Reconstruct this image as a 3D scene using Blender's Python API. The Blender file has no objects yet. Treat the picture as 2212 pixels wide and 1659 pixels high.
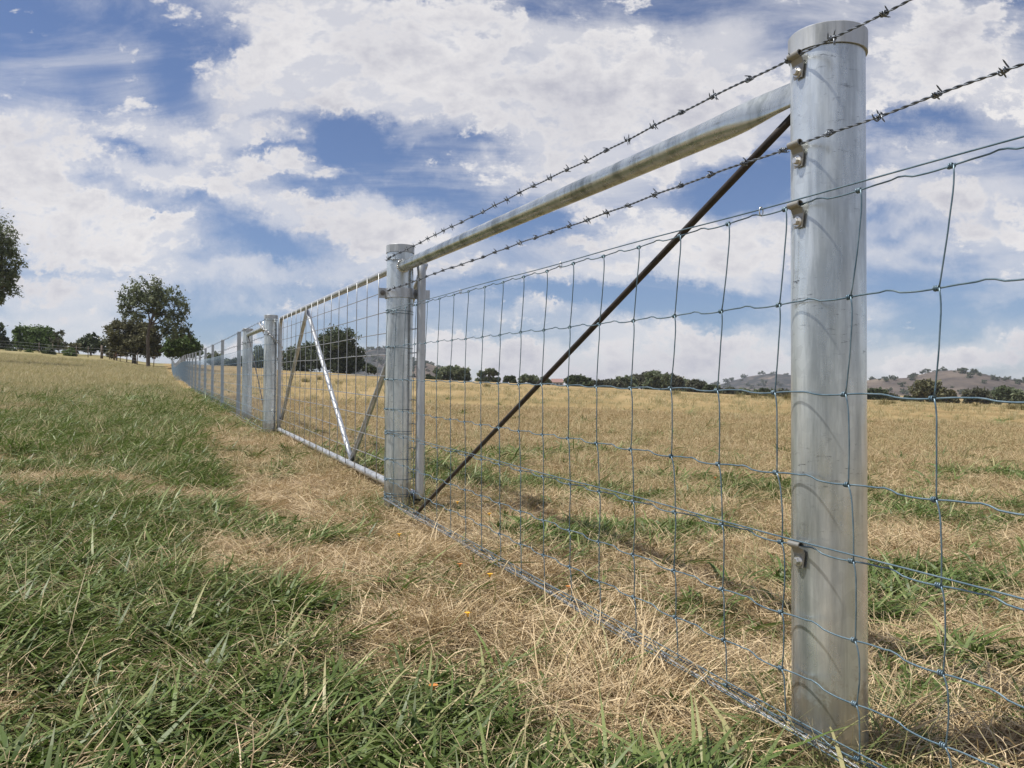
import bpy, math, random
import numpy as np
from mathutils import Vector, Matrix

random.seed(7)
rng = np.random.default_rng(11)
sc = bpy.context.scene
col = sc.collection
PI = math.pi

# ------------------------------------------------------------------ camera
F = 1789.0; CX = 1106.0; CY = 829.5          # focal length and centre, in 2212 x 1659 units
EYE = 0.576
PITCH = math.radians(1.6); ROLL = 0.0077
camd = bpy.data.cameras.new('camera'); cam = bpy.data.objects.new('camera', camd); col.objects.link(cam)
camd.sensor_fit = 'HORIZONTAL'; camd.sensor_width = 36.0; camd.lens = F / 2212 * 36
camd.clip_start = 0.02; camd.clip_end = 9000
MC = Matrix.Translation((0, 0, EYE)) @ Matrix.Rotation(PI / 2 + PITCH, 4, 'X') @ Matrix.Rotation(ROLL, 4, 'Z')
cam.matrix_world = MC
sc.camera = cam
R3 = np.array(MC.to_3x3())

def ray(x, y):
    d = R3 @ np.array([(x - CX) / F, -(y - CY) / F, -1.0])
    return d / d[1]
def px(x, y, D):
    return np.array([0, 0, EYE]) + ray(x, y) * D
def project(P):
    Q = (np.asarray(P, float) - np.array([0, 0, EYE])) @ R3
    z = np.maximum(-Q[..., 2], 1e-4)
    return CX + F * Q[..., 0] / z, CY - F * Q[..., 1] / z, -Q[..., 2]

# ------------------------------------------------------------------ world, sun, exposure
SUN_EL = math.radians(62)
SUN_DIR = np.array([-0.985 * math.cos(SUN_EL), -0.17 * math.cos(SUN_EL), math.sin(SUN_EL)])
world = bpy.data.worlds.new('World'); sc.world = world; world.use_nodes = True
wt = world.node_tree; wt.nodes.clear()
def wn(t, **k):
    n = wt.nodes.new(t)
    for a, b in k.items(): setattr(n, a, b)
    return n
def wl(a, b): wt.links.new(a, b)
def wmath(op, a, b=None, c=None, clamp=False):
    n = wn('ShaderNodeMath', operation=op, use_clamp=clamp)
    for i, v in enumerate((a, b, c)):
        if v is None: continue
        if isinstance(v, (int, float)): n.inputs[i].default_value = v
        else: wl(v, n.inputs[i])
    return n.outputs[0]
sky = wn('ShaderNodeTexSky', sky_type='NISHITA', sun_disc=False, sun_elevation=SUN_EL,
         sun_rotation=math.atan2(SUN_DIR[0], SUN_DIR[1]), altitude=300, air_density=1.0, dust_density=0.6, ozone_density=1.6)
tc = wn('ShaderNodeTexCoord')
sep = wn('ShaderNodeSeparateXYZ'); wl(tc.outputs['Generated'], sep.inputs[0])
X, Y, Z = sep.outputs
yy = wmath('MAXIMUM', Y, 0.12)
U = wmath('DIVIDE', X, yy); V = wmath('DIVIDE', Z, yy)
uv = wn('ShaderNodeCombineXYZ'); wl(U, uv.inputs[0]); wl(V, uv.inputs[1])
# a flat cloud deck seen in perspective
zz = wmath('ADD', wmath('MAXIMUM', Z, 0.0), 0.09)
deck = wn('ShaderNodeCombineXYZ'); wl(wmath('DIVIDE', X, zz), deck.inputs[0]); wl(wmath('DIVIDE', Y, zz), deck.inputs[1])
def wnoise(vec, scale, detail, rough=0.55, loc=(0, 0, 0), scl=(1, 1, 1), rot=0.0, dist=0.0):
    m = wn('ShaderNodeMapping'); m.inputs['Location'].default_value = loc; m.inputs['Scale'].default_value = scl
    m.inputs['Rotation'].default_value = (0, 0, rot); wl(vec, m.inputs[0])
    n = wn('ShaderNodeTexNoise'); n.inputs['Scale'].default_value = scale; n.inputs['Detail'].default_value = detail
    n.inputs['Roughness'].default_value = rough; n.inputs['Distortion'].default_value = dist
    wl(m.outputs[0], n.inputs[0]); return n
warp = wnoise(uv.outputs[0], 7.0, 8, 0.68)
wsub = wn('ShaderNodeVectorMath', operation='SUBTRACT'); wl(warp.outputs['Color'], wsub.inputs[0]); wsub.inputs[1].default_value = (0.5, 0.5, 0.5)
wsc = wn('ShaderNodeVectorMath', operation='SCALE'); wl(wsub.outputs[0], wsc.inputs[0]); wsc.inputs['Scale'].default_value = 0.13
wadd = wn('ShaderNodeVectorMath', operation='ADD'); wl(uv.outputs[0], wadd.inputs[0]); wl(wsc.outputs[0], wadd.inputs[1])
UVW = wadd.outputs[0]
def cloud(acc, x, y, rx, ry, amp, rot=0.0):
    d = ray(x, y)
    m = wn('ShaderNodeMapping', vector_type='TEXTURE')
    m.inputs['Location'].default_value = (d[0], d[2], 0); m.inputs['Rotation'].default_value = (0, 0, math.radians(-rot))
    m.inputs['Scale'].default_value = (rx / F * 1.7, ry / F * 1.7, 1); wl(UVW, m.inputs[0])
    g = wn('ShaderNodeTexGradient', gradient_type='SPHERICAL'); wl(m.outputs[0], g.inputs[0])
    return wmath('MULTIPLY_ADD', g.outputs['Fac'], amp, acc)
# x, y, rx, ry, amount, tilt : cumulus (positive) and clear gaps (negative)
CUMULUS = [(600,40,190,55,1.3),(520,170,100,42,1.3),(650,130,150,90,1.4),(820,90,230,85,1.5),(960,150,230,105,1.6),(1020,50,170,75,1.3),
 (800,185,200,50,1.2),(1100,230,130,60,.9),(440,350,120,75,1.3,12),(400,405,120,34,1.0),(530,335,60,38,1.0),(615,355,80,36,1.0),(710,362,28,14,.9),(240,350,140,34,1.0,10),
 (425,292,55,26,.9,15),(40,320,90,80,1.2),(110,405,150,64,1.4,20),(220,448,150,36,1.1,12),(100,265,160,40,1.0),(310,470,80,20,.8,8),(560,275,80,15,1.1,22),
 (645,292,46,17,1.2),(890,310,46,26,1.1),(725,283,14,11,.9),(640,450,90,36,1.2,10),(740,480,150,54,1.4,10),(850,530,150,75,1.2,10),(90,490,200,60,.9),(250,520,200,50,.7,8),
 (1290,190,280,150,1.0),(1420,130,230,90,.8),(1230,360,200,80,1.0),(1480,250,200,90,.8),(1500,490,240,75,1.1),(1380,540,200,60,.8),(1640,560,200,60,.7),(1960,130,190,90,1.2,-20),
 (2120,80,120,80,1.2),(2160,210,130,60,1.0),(2060,380,190,60,1.0),(2140,490,130,70,1.1),(2190,620,90,34,1.0),(1930,420,100,30,.8),(60,600,240,20,.6),(330,560,260,26,.7,4),(120,645,110,22,.8,2),(700,590,260,30,.7),
 (480,600,240,24,.5),(1210,590,150,32,.9),(1100,660,120,20,.5),(1380,600,100,30,.8),(1330,700,55,34,1.2),(1385,720,80,26,1.0),(1200,664,60,12,.7),(1510,655,40,10,.7),(1890,690,70,16,.9),(1540,705,60,9,.7),
 (150,695,180,18,.6),(520,665,150,10,.45),(700,660,60,11,.55),(250,755,200,26,.6),(500,730,90,26,.8),(850,690,60,20,.5),(930,745,80,30,1.1),(1060,760,90,30,1.3),(1000,745,40,24,.8),(1480,790,90,30,1.0),(1250,790,140,26,.9),(780,770,60,24,1.0),(1180,765,80,34,1.2),(1290,750,80,28,1.1),(1410,752,70,44,1.3),(1540,768,110,26,1.1),
 (1665,780,100,24,1.1),(1600,735,60,16,.8),(1935,765,90,24,1.0),(2030,785,90,26,1.0),(2120,765,90,26,1.1),(1400,815,700,24,.7),(1000,790,300,26,.8),(640,640,60,8,.4),
 (1080,100,45,24,-1.6),(495,62,75,40,-1.5,10),(395,175,70,80,-1.2),(330,70,160,50,-.55),(60,40,150,70,-.6),(740,262,90,30,-1.2,-6),(800,300,100,44,-1.3),(620,240,60,14,-1.0),(700,320,130,30,-1.1),(300,400,130,22,-1.1,14),(560,310,60,14,-.8),(160,370,60,16,-.7),
 (830,390,140,60,-.9),(980,300,120,40,-1.0),(620,520,150,50,-.7,14),(700,410,80,30,-.6),(600,400,40,50,-.6),(1170,40,90,60,-1.2),(1480,20,300,40,-.5),(1572,402,110,50,-1.3,-10),(1200,480,90,26,-1.2),(1720,440,200,40,-.8),(1990,280,150,34,-1.3,-12),(1930,520,110,24,-1.1),(1740,300,120,60,-.6),
 (1250,640,260,26,-.8),(1480,650,200,40,-.8),(1950,620,200,40,-1.0),(1900,460,90,20,-.7),(500,575,200,22,-.6),(200,590,200,12,-.5),(300,660,300,22,-.7),(650,620,200,26,-.7),(700,700,260,26,-.6),(1700,690,260,20,-.7),(2080,700,140,24,-.8),(400,700,120,20,-.5),(180,200,60,50,-.5),(270,300,120,16,-.9,12),(340,440,90,22,-1.0,14),(150,395,70,14,-.6,18),(470,440,90,22,-.8),(560,540,90,26,-.8),(930,420,160,30,-.7),(1050,470,120,24,-.7),(1350,320,120,24,-.6,-14),(1250,560,140,18,-.8),(690,100,60,16,-.4),(20,230,90,24,-.7),(1050,330,110,22,-.7),(380,560,160,14,-.6),(1420,640,300,16,-.7),(1180,720,200,12,-.5)]
acc = 0.0
for cdef in CUMULUS: acc = cloud(acc, *cdef)
bias = wmath('MINIMUM', wmath('MAXIMUM', acc, -1.1), 1.25)
nz1 = wnoise(uv.outputs[0], 8.5, 14, 0.66, scl=(1, 1.55, 1), loc=(3.1, 1.7, 0), dist=0.3)
nz2 = wnoise(deck.outputs[0], 1.3, 10, 0.6, loc=(7.3, 2.2, 0.4), dist=0.4)
front = wn('ShaderNodeMapRange'); wl(Y, front.inputs[0]); front.inputs[1].default_value = 0.15; front.inputs[2].default_value = 0.4
bias = wmath('MULTIPLY', bias, front.outputs[0])
nzm = wn('ShaderNodeMix', data_type='FLOAT'); wl(front.outputs[0], nzm.inputs[0]); wl(nz2.outputs[0], nzm.inputs[2]); wl(nz1.outputs[0], nzm.inputs[3])
nz5 = wnoise(uv.outputs[0], 30.0, 8, 0.62, scl=(1, 1.5, 1), loc=(5, 8, 0))
base = wmath('MULTIPLY_ADD', nzm.outputs[0], 4.2, wmath('MULTIPLY_ADD', nz5.outputs[0], 2.4, -3.52))            # ragged detail
dens = wmath('MULTIPLY_ADD', bias, 0.66, base)
cum = wn('ShaderNodeMapRange', interpolation_type='SMOOTHSTEP'); wl(dens, cum.inputs[0]); cum.inputs[1].default_value = 0.08; cum.inputs[2].default_value = 0.62
# thin high veil, combed from lower right to upper left
nz3 = wnoise(uv.outputs[0], 3.2, 10, 0.62, scl=(0.8, 2.3, 1), rot=0.35, loc=(1.3, 4.7, 0), dist=0.9)
veil = wn('ShaderNodeMapRange', interpolation_type='SMOOTHSTEP'); wl(wmath('MULTIPLY_ADD', bias, 0.16, nz3.outputs[0]), veil.inputs[0]); veil.inputs[1].default_value = 0.33; veil.inputs[2].default_value = 0.70
veil.inputs[4].default_value = 0.70
cov = wmath('SUBTRACT', 1.0, wmath('MULTIPLY', wmath('SUBTRACT', 1.0, cum.outputs[0]), wmath('SUBTRACT', 1.0, veil.outputs[0])))
nz4 = wnoise(uv.outputs[0], 4.5, 7, 0.55, scl=(1, 1.8, 1), loc=(9, 3, 0))
shade = wn('ShaderNodeMapRange'); wl(wmath('MULTIPLY_ADD', dens, 0.35, nz4.outputs[0]), shade.inputs[0]); shade.inputs[1].default_value = 0.55; shade.inputs[2].default_value = 1.10
ccol = wn('ShaderNodeMix', data_type='RGBA'); wl(shade.outputs[0], ccol.inputs[0])
ccol.inputs[6].default_value = (8.6, 8.4, 8.4, 1); ccol.inputs[7].default_value = (5.2, 5.25, 5.95, 1)
# grade of the clear sky: paler towards the horizon
tint = wn('ShaderNodeMix', data_type='RGBA', blend_type='MULTIPLY'); tint.inputs[0].default_value = 1.0
wl(sky.outputs[0], tint.inputs[6]); tint.inputs[7].default_value = (0.74, 0.80, 0.98, 1)
mixc = wn('ShaderNodeMix', data_type='RGBA'); wl(cov, mixc.inputs[0]); wl(tint.outputs[2], mixc.inputs[6]); wl(ccol.outputs[2], mixc.inputs[7])
bg = wn('ShaderNodeBackground'); wl(mixc.outputs[2], bg.inputs[0]); bg.inputs[1].default_value = 0.088
wo = wn('ShaderNodeOutputWorld'); wl(bg.outputs[0], wo.inputs[0])
world.cycles.sampling_method = 'MANUAL'; world.cycles.sample_map_resolution = 512

ld = bpy.data.lights.new('sun', 'SUN'); ld.energy = 5.0; ld.angle = math.radians(0.6); ld.color = (1.0, 0.955, 0.88)
sun = bpy.data.objects.new('sun', ld); col.objects.link(sun)
sun.rotation_euler = Vector(SUN_DIR).to_track_quat('Z', 'Y').to_euler()

sc.view_settings.view_transform = 'Standard'; sc.view_settings.look = 'None'
sc.view_settings.exposure = 0.18; sc.view_settings.gamma = 1.0; sc.view_settings.use_curve_mapping = False
sc.render.engine = 'CYCLES'
sc.cycles.max_bounces = 4; sc.cycles.diffuse_bounces = 2; sc.cycles.glossy_bounces = 2; sc.cycles.transmission_bounces = 2
sc.cycles.volume_bounces = 0; sc.cycles.caustics_reflective = False; sc.cycles.caustics_refractive = False

# ------------------------------------------------------------------ mesh and material helpers
def tag(o, label=None, cat=None, group=None, kind=None):
    if label: o['label'] = label
    if cat: o['category'] = cat
    if group: o['group'] = group
    if kind: o['kind'] = kind
    return o
def empty(name, loc, label, cat, group=None):
    o = bpy.data.objects.new(name, None); col.objects.link(o); o.location = loc; o.empty_display_size = 0.1
    return tag(o, label, cat, group)
def mesh_np(name, V, Fq, mat, parent=None, smooth=True, attrs=None):
    """V (n,3), Fq list of arrays of faces (m,k) of any k."""
    me = bpy.data.meshes.new(name)
    V = np.asarray(V, np.float32)
    if parent is not None: V = V - np.array(parent.location, np.float32)
    if not isinstance(Fq, list): Fq = [Fq]
    Fq = [np.asarray(f, np.int32) for f in Fq if len(f)]
    me.vertices.add(len(V)); me.vertices.foreach_set('co', V.ravel())
    loops = np.concatenate([f.ravel() for f in Fq]); tot = np.concatenate([np.full(len(f), f.shape[1], np.int32) for f in Fq])
    me.loops.add(len(loops)); me.loops.foreach_set('vertex_index', loops)
    me.polygons.add(len(tot)); st = np.concatenate([[0], np.cumsum(tot)[:-1]]).astype(np.int32)
    me.polygons.foreach_set('loop_start', st); me.polygons.foreach_set('loop_total', tot)
    me.polygons.foreach_set('use_smooth', np.full(len(tot), smooth))
    for k, a in (attrs or {}).items():
        a = np.asarray(a, np.float32)
        if a.ndim == 1:
            me.attributes.new(k, 'FLOAT', 'POINT').data.foreach_set('value', a)
        elif a.shape[1] == 3:
            me.attributes.new(k, 'FLOAT_VECTOR', 'POINT').data.foreach_set('vector', a.ravel())
    me.update(calc_edges=True)
    me.materials.append(mat)
    o = bpy.data.objects.new(name, me)
    if parent is not None: o.parent = parent
    return o
def link(o):
    col.objects.link(o); return o
class MB:
    """collects shapes and links them as one mesh"""
    def __init__(s): s.V = []; s.Q = []; s.T = []; s.n = 0
    def add(s, V, Q=None, T=None):
        V = np.asarray(V, float)
        if Q is not None and len(Q): s.Q.append(np.asarray(Q) + s.n)
        if T is not None and len(T): s.T.append(np.asarray(T) + s.n)
        s.V.append(V); s.n += len(V)
    def tube(s, P, r, sides=8, cap=True, phase=0.0, up=None):
        P = np.asarray(P, float); n = len(P); r = np.broadcast_to(np.asarray(r, float), (n,))
        T = np.gradient(P, axis=0); T /= np.linalg.norm(T, axis=1)[:, None] + 1e-12
        a = np.array(up if up is not None else ((0, 0, 1) if abs(T[0, 2]) < 0.9 else (1, 0, 0)), float)
        N = np.zeros_like(P); a = a - T[0] * a.dot(T[0]); a /= np.linalg.norm(a); N[0] = a
        for i in range(1, n):
            a = N[i - 1] - T[i] * N[i - 1].dot(T[i]); N[i] = a / (np.linalg.norm(a) + 1e-12)
        B = np.cross(T, N); th = np.arange(sides) * 2 * PI / sides + phase
        V = P[:, None] + r[:, None, None] * (np.cos(th)[None, :, None] * N[:, None] + np.sin(th)[None, :, None] * B[:, None])
        V = V.reshape(-1, 3)
        i = np.arange(n - 1)[:, None] * sides; j = np.arange(sides)[None]; k = (j + 1) % sides
        Q = np.stack([i + j, i + k, i + sides + k, i + sides + j], -1).reshape(-1, 4)
        if cap:
            V = np.vstack([V, P[0], P[-1]]); c0 = n * sides; c1 = c0 + 1; e = (n - 1) * sides
            T_ = [(c0, (q + 1) % sides, q) for q in range(sides)] + [(c1, e + q, e + (q + 1) % sides) for q in range(sides)]
            s.add(V, Q, T_)
        else: s.add(V, Q)
    def box(s, c, ax, ay, az):
        """centre and three half-axis vectors"""
        c = np.asarray(c, float); ax, ay, az = (np.asarray(v, float) for v in (ax, ay, az))
        V = [c + sx * ax + sy * ay + sz * az for sz in (-1, 1) for sy in (-1, 1) for sx in (-1, 1)]
        s.add(V, [(0, 2, 3, 1), (4, 5, 7, 6), (0, 1, 5, 4), (2, 6, 7, 3), (0, 4, 6, 2), (1, 3, 7, 5)])
    def lathe(s, c, prof, sides=64, axis=(0, 0, 1), x=None):
        """prof: list of (radius, height along axis)"""
        c = np.asarray(c, float); a = np.asarray(axis, float); a /= np.linalg.norm(a)
        u = np.cross(a, (0, 0, 1)) if abs(a[2]) < .9 else np.array([1., 0, 0])
        u = u - a * u.dot(a); u /= np.linalg.norm(u); v = np.cross(a, u)
        th = np.arange(sides) * 2 * PI / sides
        V = np.concatenate([c + h * a + r * (np.cos(th)[:, None] * u + np.sin(th)[:, None] * v) for r, h in prof])
        n = len(prof); i = np.arange(n - 1)[:, None] * sides; j = np.arange(sides)[None]; k = (j + 1) % sides
        Q = np.stack([i + j, i + k, i + sides + k, i + sides + j], -1).reshape(-1, 4)
        s.add(V, Q)
    def arrays(s): return np.concatenate(s.V), ([np.concatenate(s.Q)] if s.Q else []) + ([np.concatenate(s.T)] if s.T else [])
    def build(s, name, mat, parent=None, smooth=True):
        V, Fq = s.arrays(); return link(mesh_np(name, V, Fq, mat, parent, smooth))

def material(name, rough=0.8, color=(.5, .5, .5), metal=0.0, spec=0.5):
    m = bpy.data.materials.new(name); m.use_nodes = True; t = m.node_tree
    b = t.nodes['Principled BSDF']; b.inputs['Roughness'].default_value = rough; b.inputs['Base Color'].default_value = (*color, 1)
    b.inputs['Metallic'].default_value = metal; b.inputs['Specular IOR Level'].default_value = spec
    return m, t, b
def N(t, typ, **k):
    n = t.nodes.new(typ)
    for a, b in k.items(): setattr(n, a, b)
    return n
def noise(t, vec, scale, detail=5, rough=.55, scl=None, dist=0.0):
    n = N(t, 'ShaderNodeTexNoise'); n.inputs['Scale'].default_value = scale; n.inputs['Detail'].default_value = detail
    n.inputs['Roughness'].default_value = rough; n.inputs['Distortion'].default_value = dist
    if scl:
        m = N(t, 'ShaderNodeMapping'); m.inputs['Scale'].default_value = scl; t.links.new(vec, m.inputs[0]); vec = m.outputs[0]
    t.links.new(vec, n.inputs[0]); return n.outputs[0]
def ramp(t, fac, stops):
    r = N(t, 'ShaderNodeValToRGB'); e = r.color_ramp.elements
    while len(e) < len(stops): e.new(0.5)
    for q, (p, c) in zip(e, stops): q.position = p; q.color = (*c, 1) if len(c) == 3 else c
    t.links.new(fac, r.inputs[0]); return r.outputs[0]
def mix(t, fac, a, b, bt='MIX'):
    n = N(t, 'ShaderNodeMix', data_type='RGBA', blend_type=bt)
    for i, v in ((0, fac), (6, a), (7, b)):
        if isinstance(v, (int, float)): n.inputs[i].default_value = v
        elif isinstance(v, tuple): n.inputs[i].default_value = (*v, 1)
        else: t.links.new(v, n.inputs[i])
    return n.outputs[2]
def bump(t, b, h, strength, dist=0.01):
    n = N(t, 'ShaderNodeBump'); n.inputs['Strength'].default_value = strength; n.inputs['Distance'].default_value = dist
    t.links.new(h, n.inputs['Height']); t.links.new(n.outputs[0], b.inputs['Normal'])

def galv(name, base, dark, metal, rough, streak=1.0, scuff=0.5, scale=1.0):
    m, t, b = material(name, metal=metal)
    o = N(t, 'ShaderNodeTexCoord').outputs['Object']
    s1 = noise(t, o, 14 * scale, 8, .65, scl=(1, 1, .12))
    s2 = noise(t, o, 60 * scale, 6, .7, scl=(1, 1, .05))
    blotch = noise(t, o, 9 * scale, 7, .6)
    c = ramp(t, s1, [(.38, dark), (.53, base), (.68, tuple(min(1, v * 1.12) for v in base))])
    c = mix(t, ramp(t, s2, [(.58, (0, 0, 0)), (.72, (.55 * streak,) * 3)]), c, dark)
    c = mix(t, ramp(t, blotch, [(.35, (.35,) * 3), (.6, (0, 0, 0))]), c, tuple(v * .8 for v in base))
    # short dark rub marks: thin, mostly across the pipe
    sc1 = noise(t, o, 32 * scale, 9, .8, scl=(1, 1, 4.5))
    sc2 = noise(t, o, 5 * scale, 2)
    msk = N(t, 'ShaderNodeMath', operation='MULTIPLY')
    t.links.new(ramp(t, sc1, [(.585, (0, 0, 0)), (.63, (1, 1, 1))]), msk.inputs[0]); t.links.new(ramp(t, sc2, [(.48, (0, 0, 0)), (.62, (scuff,) * 3)]), msk.inputs[1])
    c = mix(t, msk.outputs[0], c, (.10, .11, .12))
    if name == 'galvanised_post':
        vo = N(t, 'ShaderNodeTexVoronoi'); vo.inputs['Scale'].default_value = 55; t.links.new(o, vo.inputs[0])     # zinc spangle
        vs = N(t, 'ShaderNodeSeparateColor'); t.links.new(vo.outputs['Color'], vs.inputs[0]); c = mix(t, ramp(t, vs.outputs[0], [(.2, (0, 0, 0)), (.9, (.22,) * 3)]), c, (.40, .43, .44))
        # chalky white drips and mud splashed up at the foot
        dr = noise(t, o, 30, 4, .6, scl=(1, 1, .03)); dm = noise(t, o, 7, 3, .5)
        mm = N(t, 'ShaderNodeMath', operation='MULTIPLY'); t.links.new(ramp(t, dr, [(.60, (0, 0, 0)), (.64, (1,) * 3)]), mm.inputs[0]); t.links.new(ramp(t, dm, [(.5, (0, 0, 0)), (.6, (.6,) * 3)]), mm.inputs[1])
        c = mix(t, mm.outputs[0], c, (.80, .82, .82))
        sz = N(t, 'ShaderNodeSeparateXYZ'); t.links.new(o, sz.inputs[0])
        hm_ = N(t, 'ShaderNodeMath', operation='MULTIPLY_ADD'); t.links.new(noise(t, o, 40, 5, .7), hm_.inputs[0]); hm_.inputs[1].default_value = -.22; t.links.new(sz.outputs[2], hm_.inputs[2])
        c = mix(t, ramp(t, hm_.outputs[0], [(0.0, (.5,) * 3), (.03, (0, 0, 0))]), c, (.26, .21, .14))
    t.links.new(c, b.inputs['Base Color'])
    t.links.new(ramp(t, noise(t, o, 22 * scale, 6, .6, scl=(1, 1, .3)), [(.3, (rough - .08,) * 3), (.7, (rough + .12,) * 3)]), b.inputs['Roughness'])
    bump(t, b, noise(t, o, 120 * scale, 4, .6, scl=(1, 1, .4)), .12, .001)
    return m
M = {}
M['post'] = galv('galvanised_post', (.72, .76, .755), (.33, .36, .37), .74, .28, 1.0, 1.0)
M['cap'] = galv('galvanised_cap', (.50, .52, .53), (.26, .275, .28), .5, .42, 1.0, 1.0, 1.6)
M['pipe'] = galv('galvanised_pipe', (.56, .60, .60), (.26, .29, .28), .85, .25, .8, .8)
M['gate'] = galv('galvanised_gate', (.52, .54, .56), (.36, .375, .385), .6, .36, .6, .3)
M['steel'] = galv('galvanised_steel', (.50, .52, .54), (.36, .38, .39), .5, .42, .4, .2)
M['zinc'] = material('zinc_clip', .45, (.33, .32, .29), .6)[0]
M['bolt'] = material('zinc_bolt', .28, (.66, .65, .62), .8)[0]
def wiremat(name, a, b_, rough, metal):
    m, t, b = material(name, rough, metal=metal)
    g = N(t, 'ShaderNodeTexCoord').outputs['Object']
    t.links.new(ramp(t, noise(t, g, 40, 5, .7), [(.35, a), (.7, b_)]), b.inputs['Base Color'])
    return m
M['blue_wire'] = wiremat('blue_wire', (.075, .135, .18), (.20, .27, .31), .36, .35)
M['barb_wire'] = wiremat('barbed_steel', (.10, .115, .135), (.24, .26, .29), .38, .75)
M['new_wire'] = wiremat('bright_barbed_steel', (.27, .28, .29), (.46, .47, .48), .4, .6)
M['grey_wire'] = wiremat('gate_wire', (.26, .27, .28), (.42, .43, .44), .4, .5)
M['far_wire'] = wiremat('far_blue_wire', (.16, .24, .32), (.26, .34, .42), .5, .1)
M['chain'] = wiremat('chain_steel', (.42, .43, .44), (.7, .7, .7), .3, .8)
M['rod'] = wiremat('rusty_rod', (.020, .017, .016), (.055, .043, .037), .6, .2)
M['dark_bolt'] = material('weathered_bolt', .4, (.22, .21, .20), .7)[0]

# ------------------------------------------------------------------ terrain
d1 = ray(345, 803); d2 = ray(2212, 866)
G = np.linalg.solve(np.array([[d1[0], 1], [d2[0], 1]]), np.array([d1[2], d2[2]]))
DX = np.array([-400, 0, 200, 345, 383, 495, 646, 1000, 1300, 1700, 2212, 2600.])
DZ = np.array([12, 20, 35, 57, 75, 95, 120, 150, 300, 800, 2500, 6000.])
DEL = np.array([
 [0, -4, -12, -24, -38, -55, -58, -52, -20, 0, 0, 0],
 [0, -4, -12, -20, -32, -45, -48, -44, -14, 0, 0, 0],
 [0, -3, -8, -16, -25, -36, -40, -38, -12, 4, 4, 4],
 [0, -2, -9, -6, -14, -23, -25, -25, -8, 6, 6, 6],
 [0, -2, -9, -1, -12, -26, -26, -25, -8, 6, 6, 6],
 [0, -1, -5, -8, -14, -19, -24, -25, -6, 6, 6, 6],
 [0, 0, -2, -5, -8, -12, -16, -18, -4, 8, 8, 8],
 [0, 0, -1, -2, -3, -5, -7, -9, 2, 8, 8, 8],
 [0, 0, -1, -2, -3, -4, -5, -5, 4, 6, 6, 6],
 [0, 0, 0, -1, 0, 0, 1, 3, 3, 0, 0, 0],
 [0, 0, -1, -2, 0, 2, 4, 4, 0, -8, -9, -9],
 [0, 0, -1, -2, 0, 2, 4, 4, 0, -10, -11, -11]], float)
def _sm(a): return a * a * (3 - 2 * a)
def gz(x, y):
    x = np.asarray(x, float); y = np.asarray(y, float)
    yc = np.maximum(y, 1.0)
    xi = np.clip(CX + F * x / yc, DX[0], DX[-1]); zc = np.clip(yc, DZ[0], DZ[-1])
    i = np.clip(np.searchsorted(DX, xi) - 1, 0, len(DX) - 2); j = np.clip(np.searchsorted(DZ, zc) - 1, 0, len(DZ) - 2)
    a = _sm((xi - DX[i]) / (DX[i + 1] - DX[i])); lz = np.log(DZ); b = _sm((np.log(zc) - lz[j]) / (lz[j + 1] - lz[j]))
    d = (DEL[i, j] * (1 - a) * (1 - b) + DEL[i + 1, j] * a * (1 - b) + DEL[i, j + 1] * (1 - a) * b + DEL[i + 1, j + 1] * a * b)
    # ground is kept from running away behind and beside the camera
    far = np.clip((-y - 30) / 200, 0, 1)
    base = G[0] * np.clip(x, -900, 900) + G[1] * np.clip(y, -60, 1e9)
    und = 0.012 * np.sin(x * 2.3 + 1.1 * np.sin(y * 1.7)) * np.sin(y * 1.9 + .7) + .006 * np.sin(x * 6.1 + y * 3.3) * np.sin(y * 5.3 - x * 2.2)
    return base - d * yc / F + und * np.clip(1.5 - np.abs(y) / 60, 0, 1)

P1 = px(1790, 1000, 1.315); KX = d1[0]; L = math.hypot(KX, 1)
# simple value noise in numpy, for the green and dry patches
_tab = rng.random((256, 256))
def vn(x, y):
    xi = np.floor(x).astype(int); yi = np.floor(y).astype(int); fx = _sm(x - xi); fy = _sm(y - yi)
    g = lambda a, b: _tab[a % 256, b % 256]
    return (g(xi, yi) * (1 - fx) + g(xi + 1, yi) * fx) * (1 - fy) + (g(xi, yi + 1) * (1 - fx) + g(xi + 1, yi + 1) * fx) * fy
def fbm(x, y, o=4):
    s = 0; a = .5; w = 0
    for k in range(o): s = s + a * vn(x * 2 ** k + 17 * k, y * 2 ** k + 31 * k); w += a; a *= .55
    return s / w
# patches: (x, y, rx, ry, amount), green positive, dry negative; they become fixed spots on the ground below
PATCH = [(150,1250,300,170,.8),(480,1290,260,90,.9),(300,1500,460,150,.8),(800,1580,320,110,.95),(500,1105,130,36,.7),(300,930,220,80,.8),(420,1010,160,50,.8),
 (90,1130,180,50,.7),(1050,1390,110,36,.35),(1050,1640,180,60,.6),(1440,1580,60,50,.9),(1200,1060,240,80,.45),(1340,1180,140,50,.5),(1580,1060,130,14,.9),(1930,1110,200,22,.6),
 (2000,1290,170,50,.6),(1640,1480,130,50,.7),(1960,1530,140,80,.45),(760,1000,110,30,.5),(700,970,90,20,.5),(250,850,230,30,.7),(120,900,160,40,.6),(330,960,120,30,.6),(600,1130,60,16,.5),(720,1290,90,40,.7),(330,870,150,16,.4),(1300,950,300,14,.25),(1000,1000,200,24,.5),
 (430,1205,90,34,-1.3),(570,1075,120,20,-1.2),(830,1200,100,44,-1.2),(960,1330,210,75,-1.3),(1330,1470,220,100,-1.3),(690,1090,110,26,-.8),(470,945,60,40,-.9),(500,1000,70,20,-.6),(30,1055,60,16,-1),(220,1440,150,22,-.8),
 (80,1390,120,26,-.6),(1260,1560,150,80,-1.1),(2060,1370,170,44,-.9),(2100,1200,200,40,-.5),(1050,1270,90,30,-.7),(640,980,70,20,-.4),(150,800,400,40,-.8),(1700,1620,160,40,-.3)]
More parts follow.
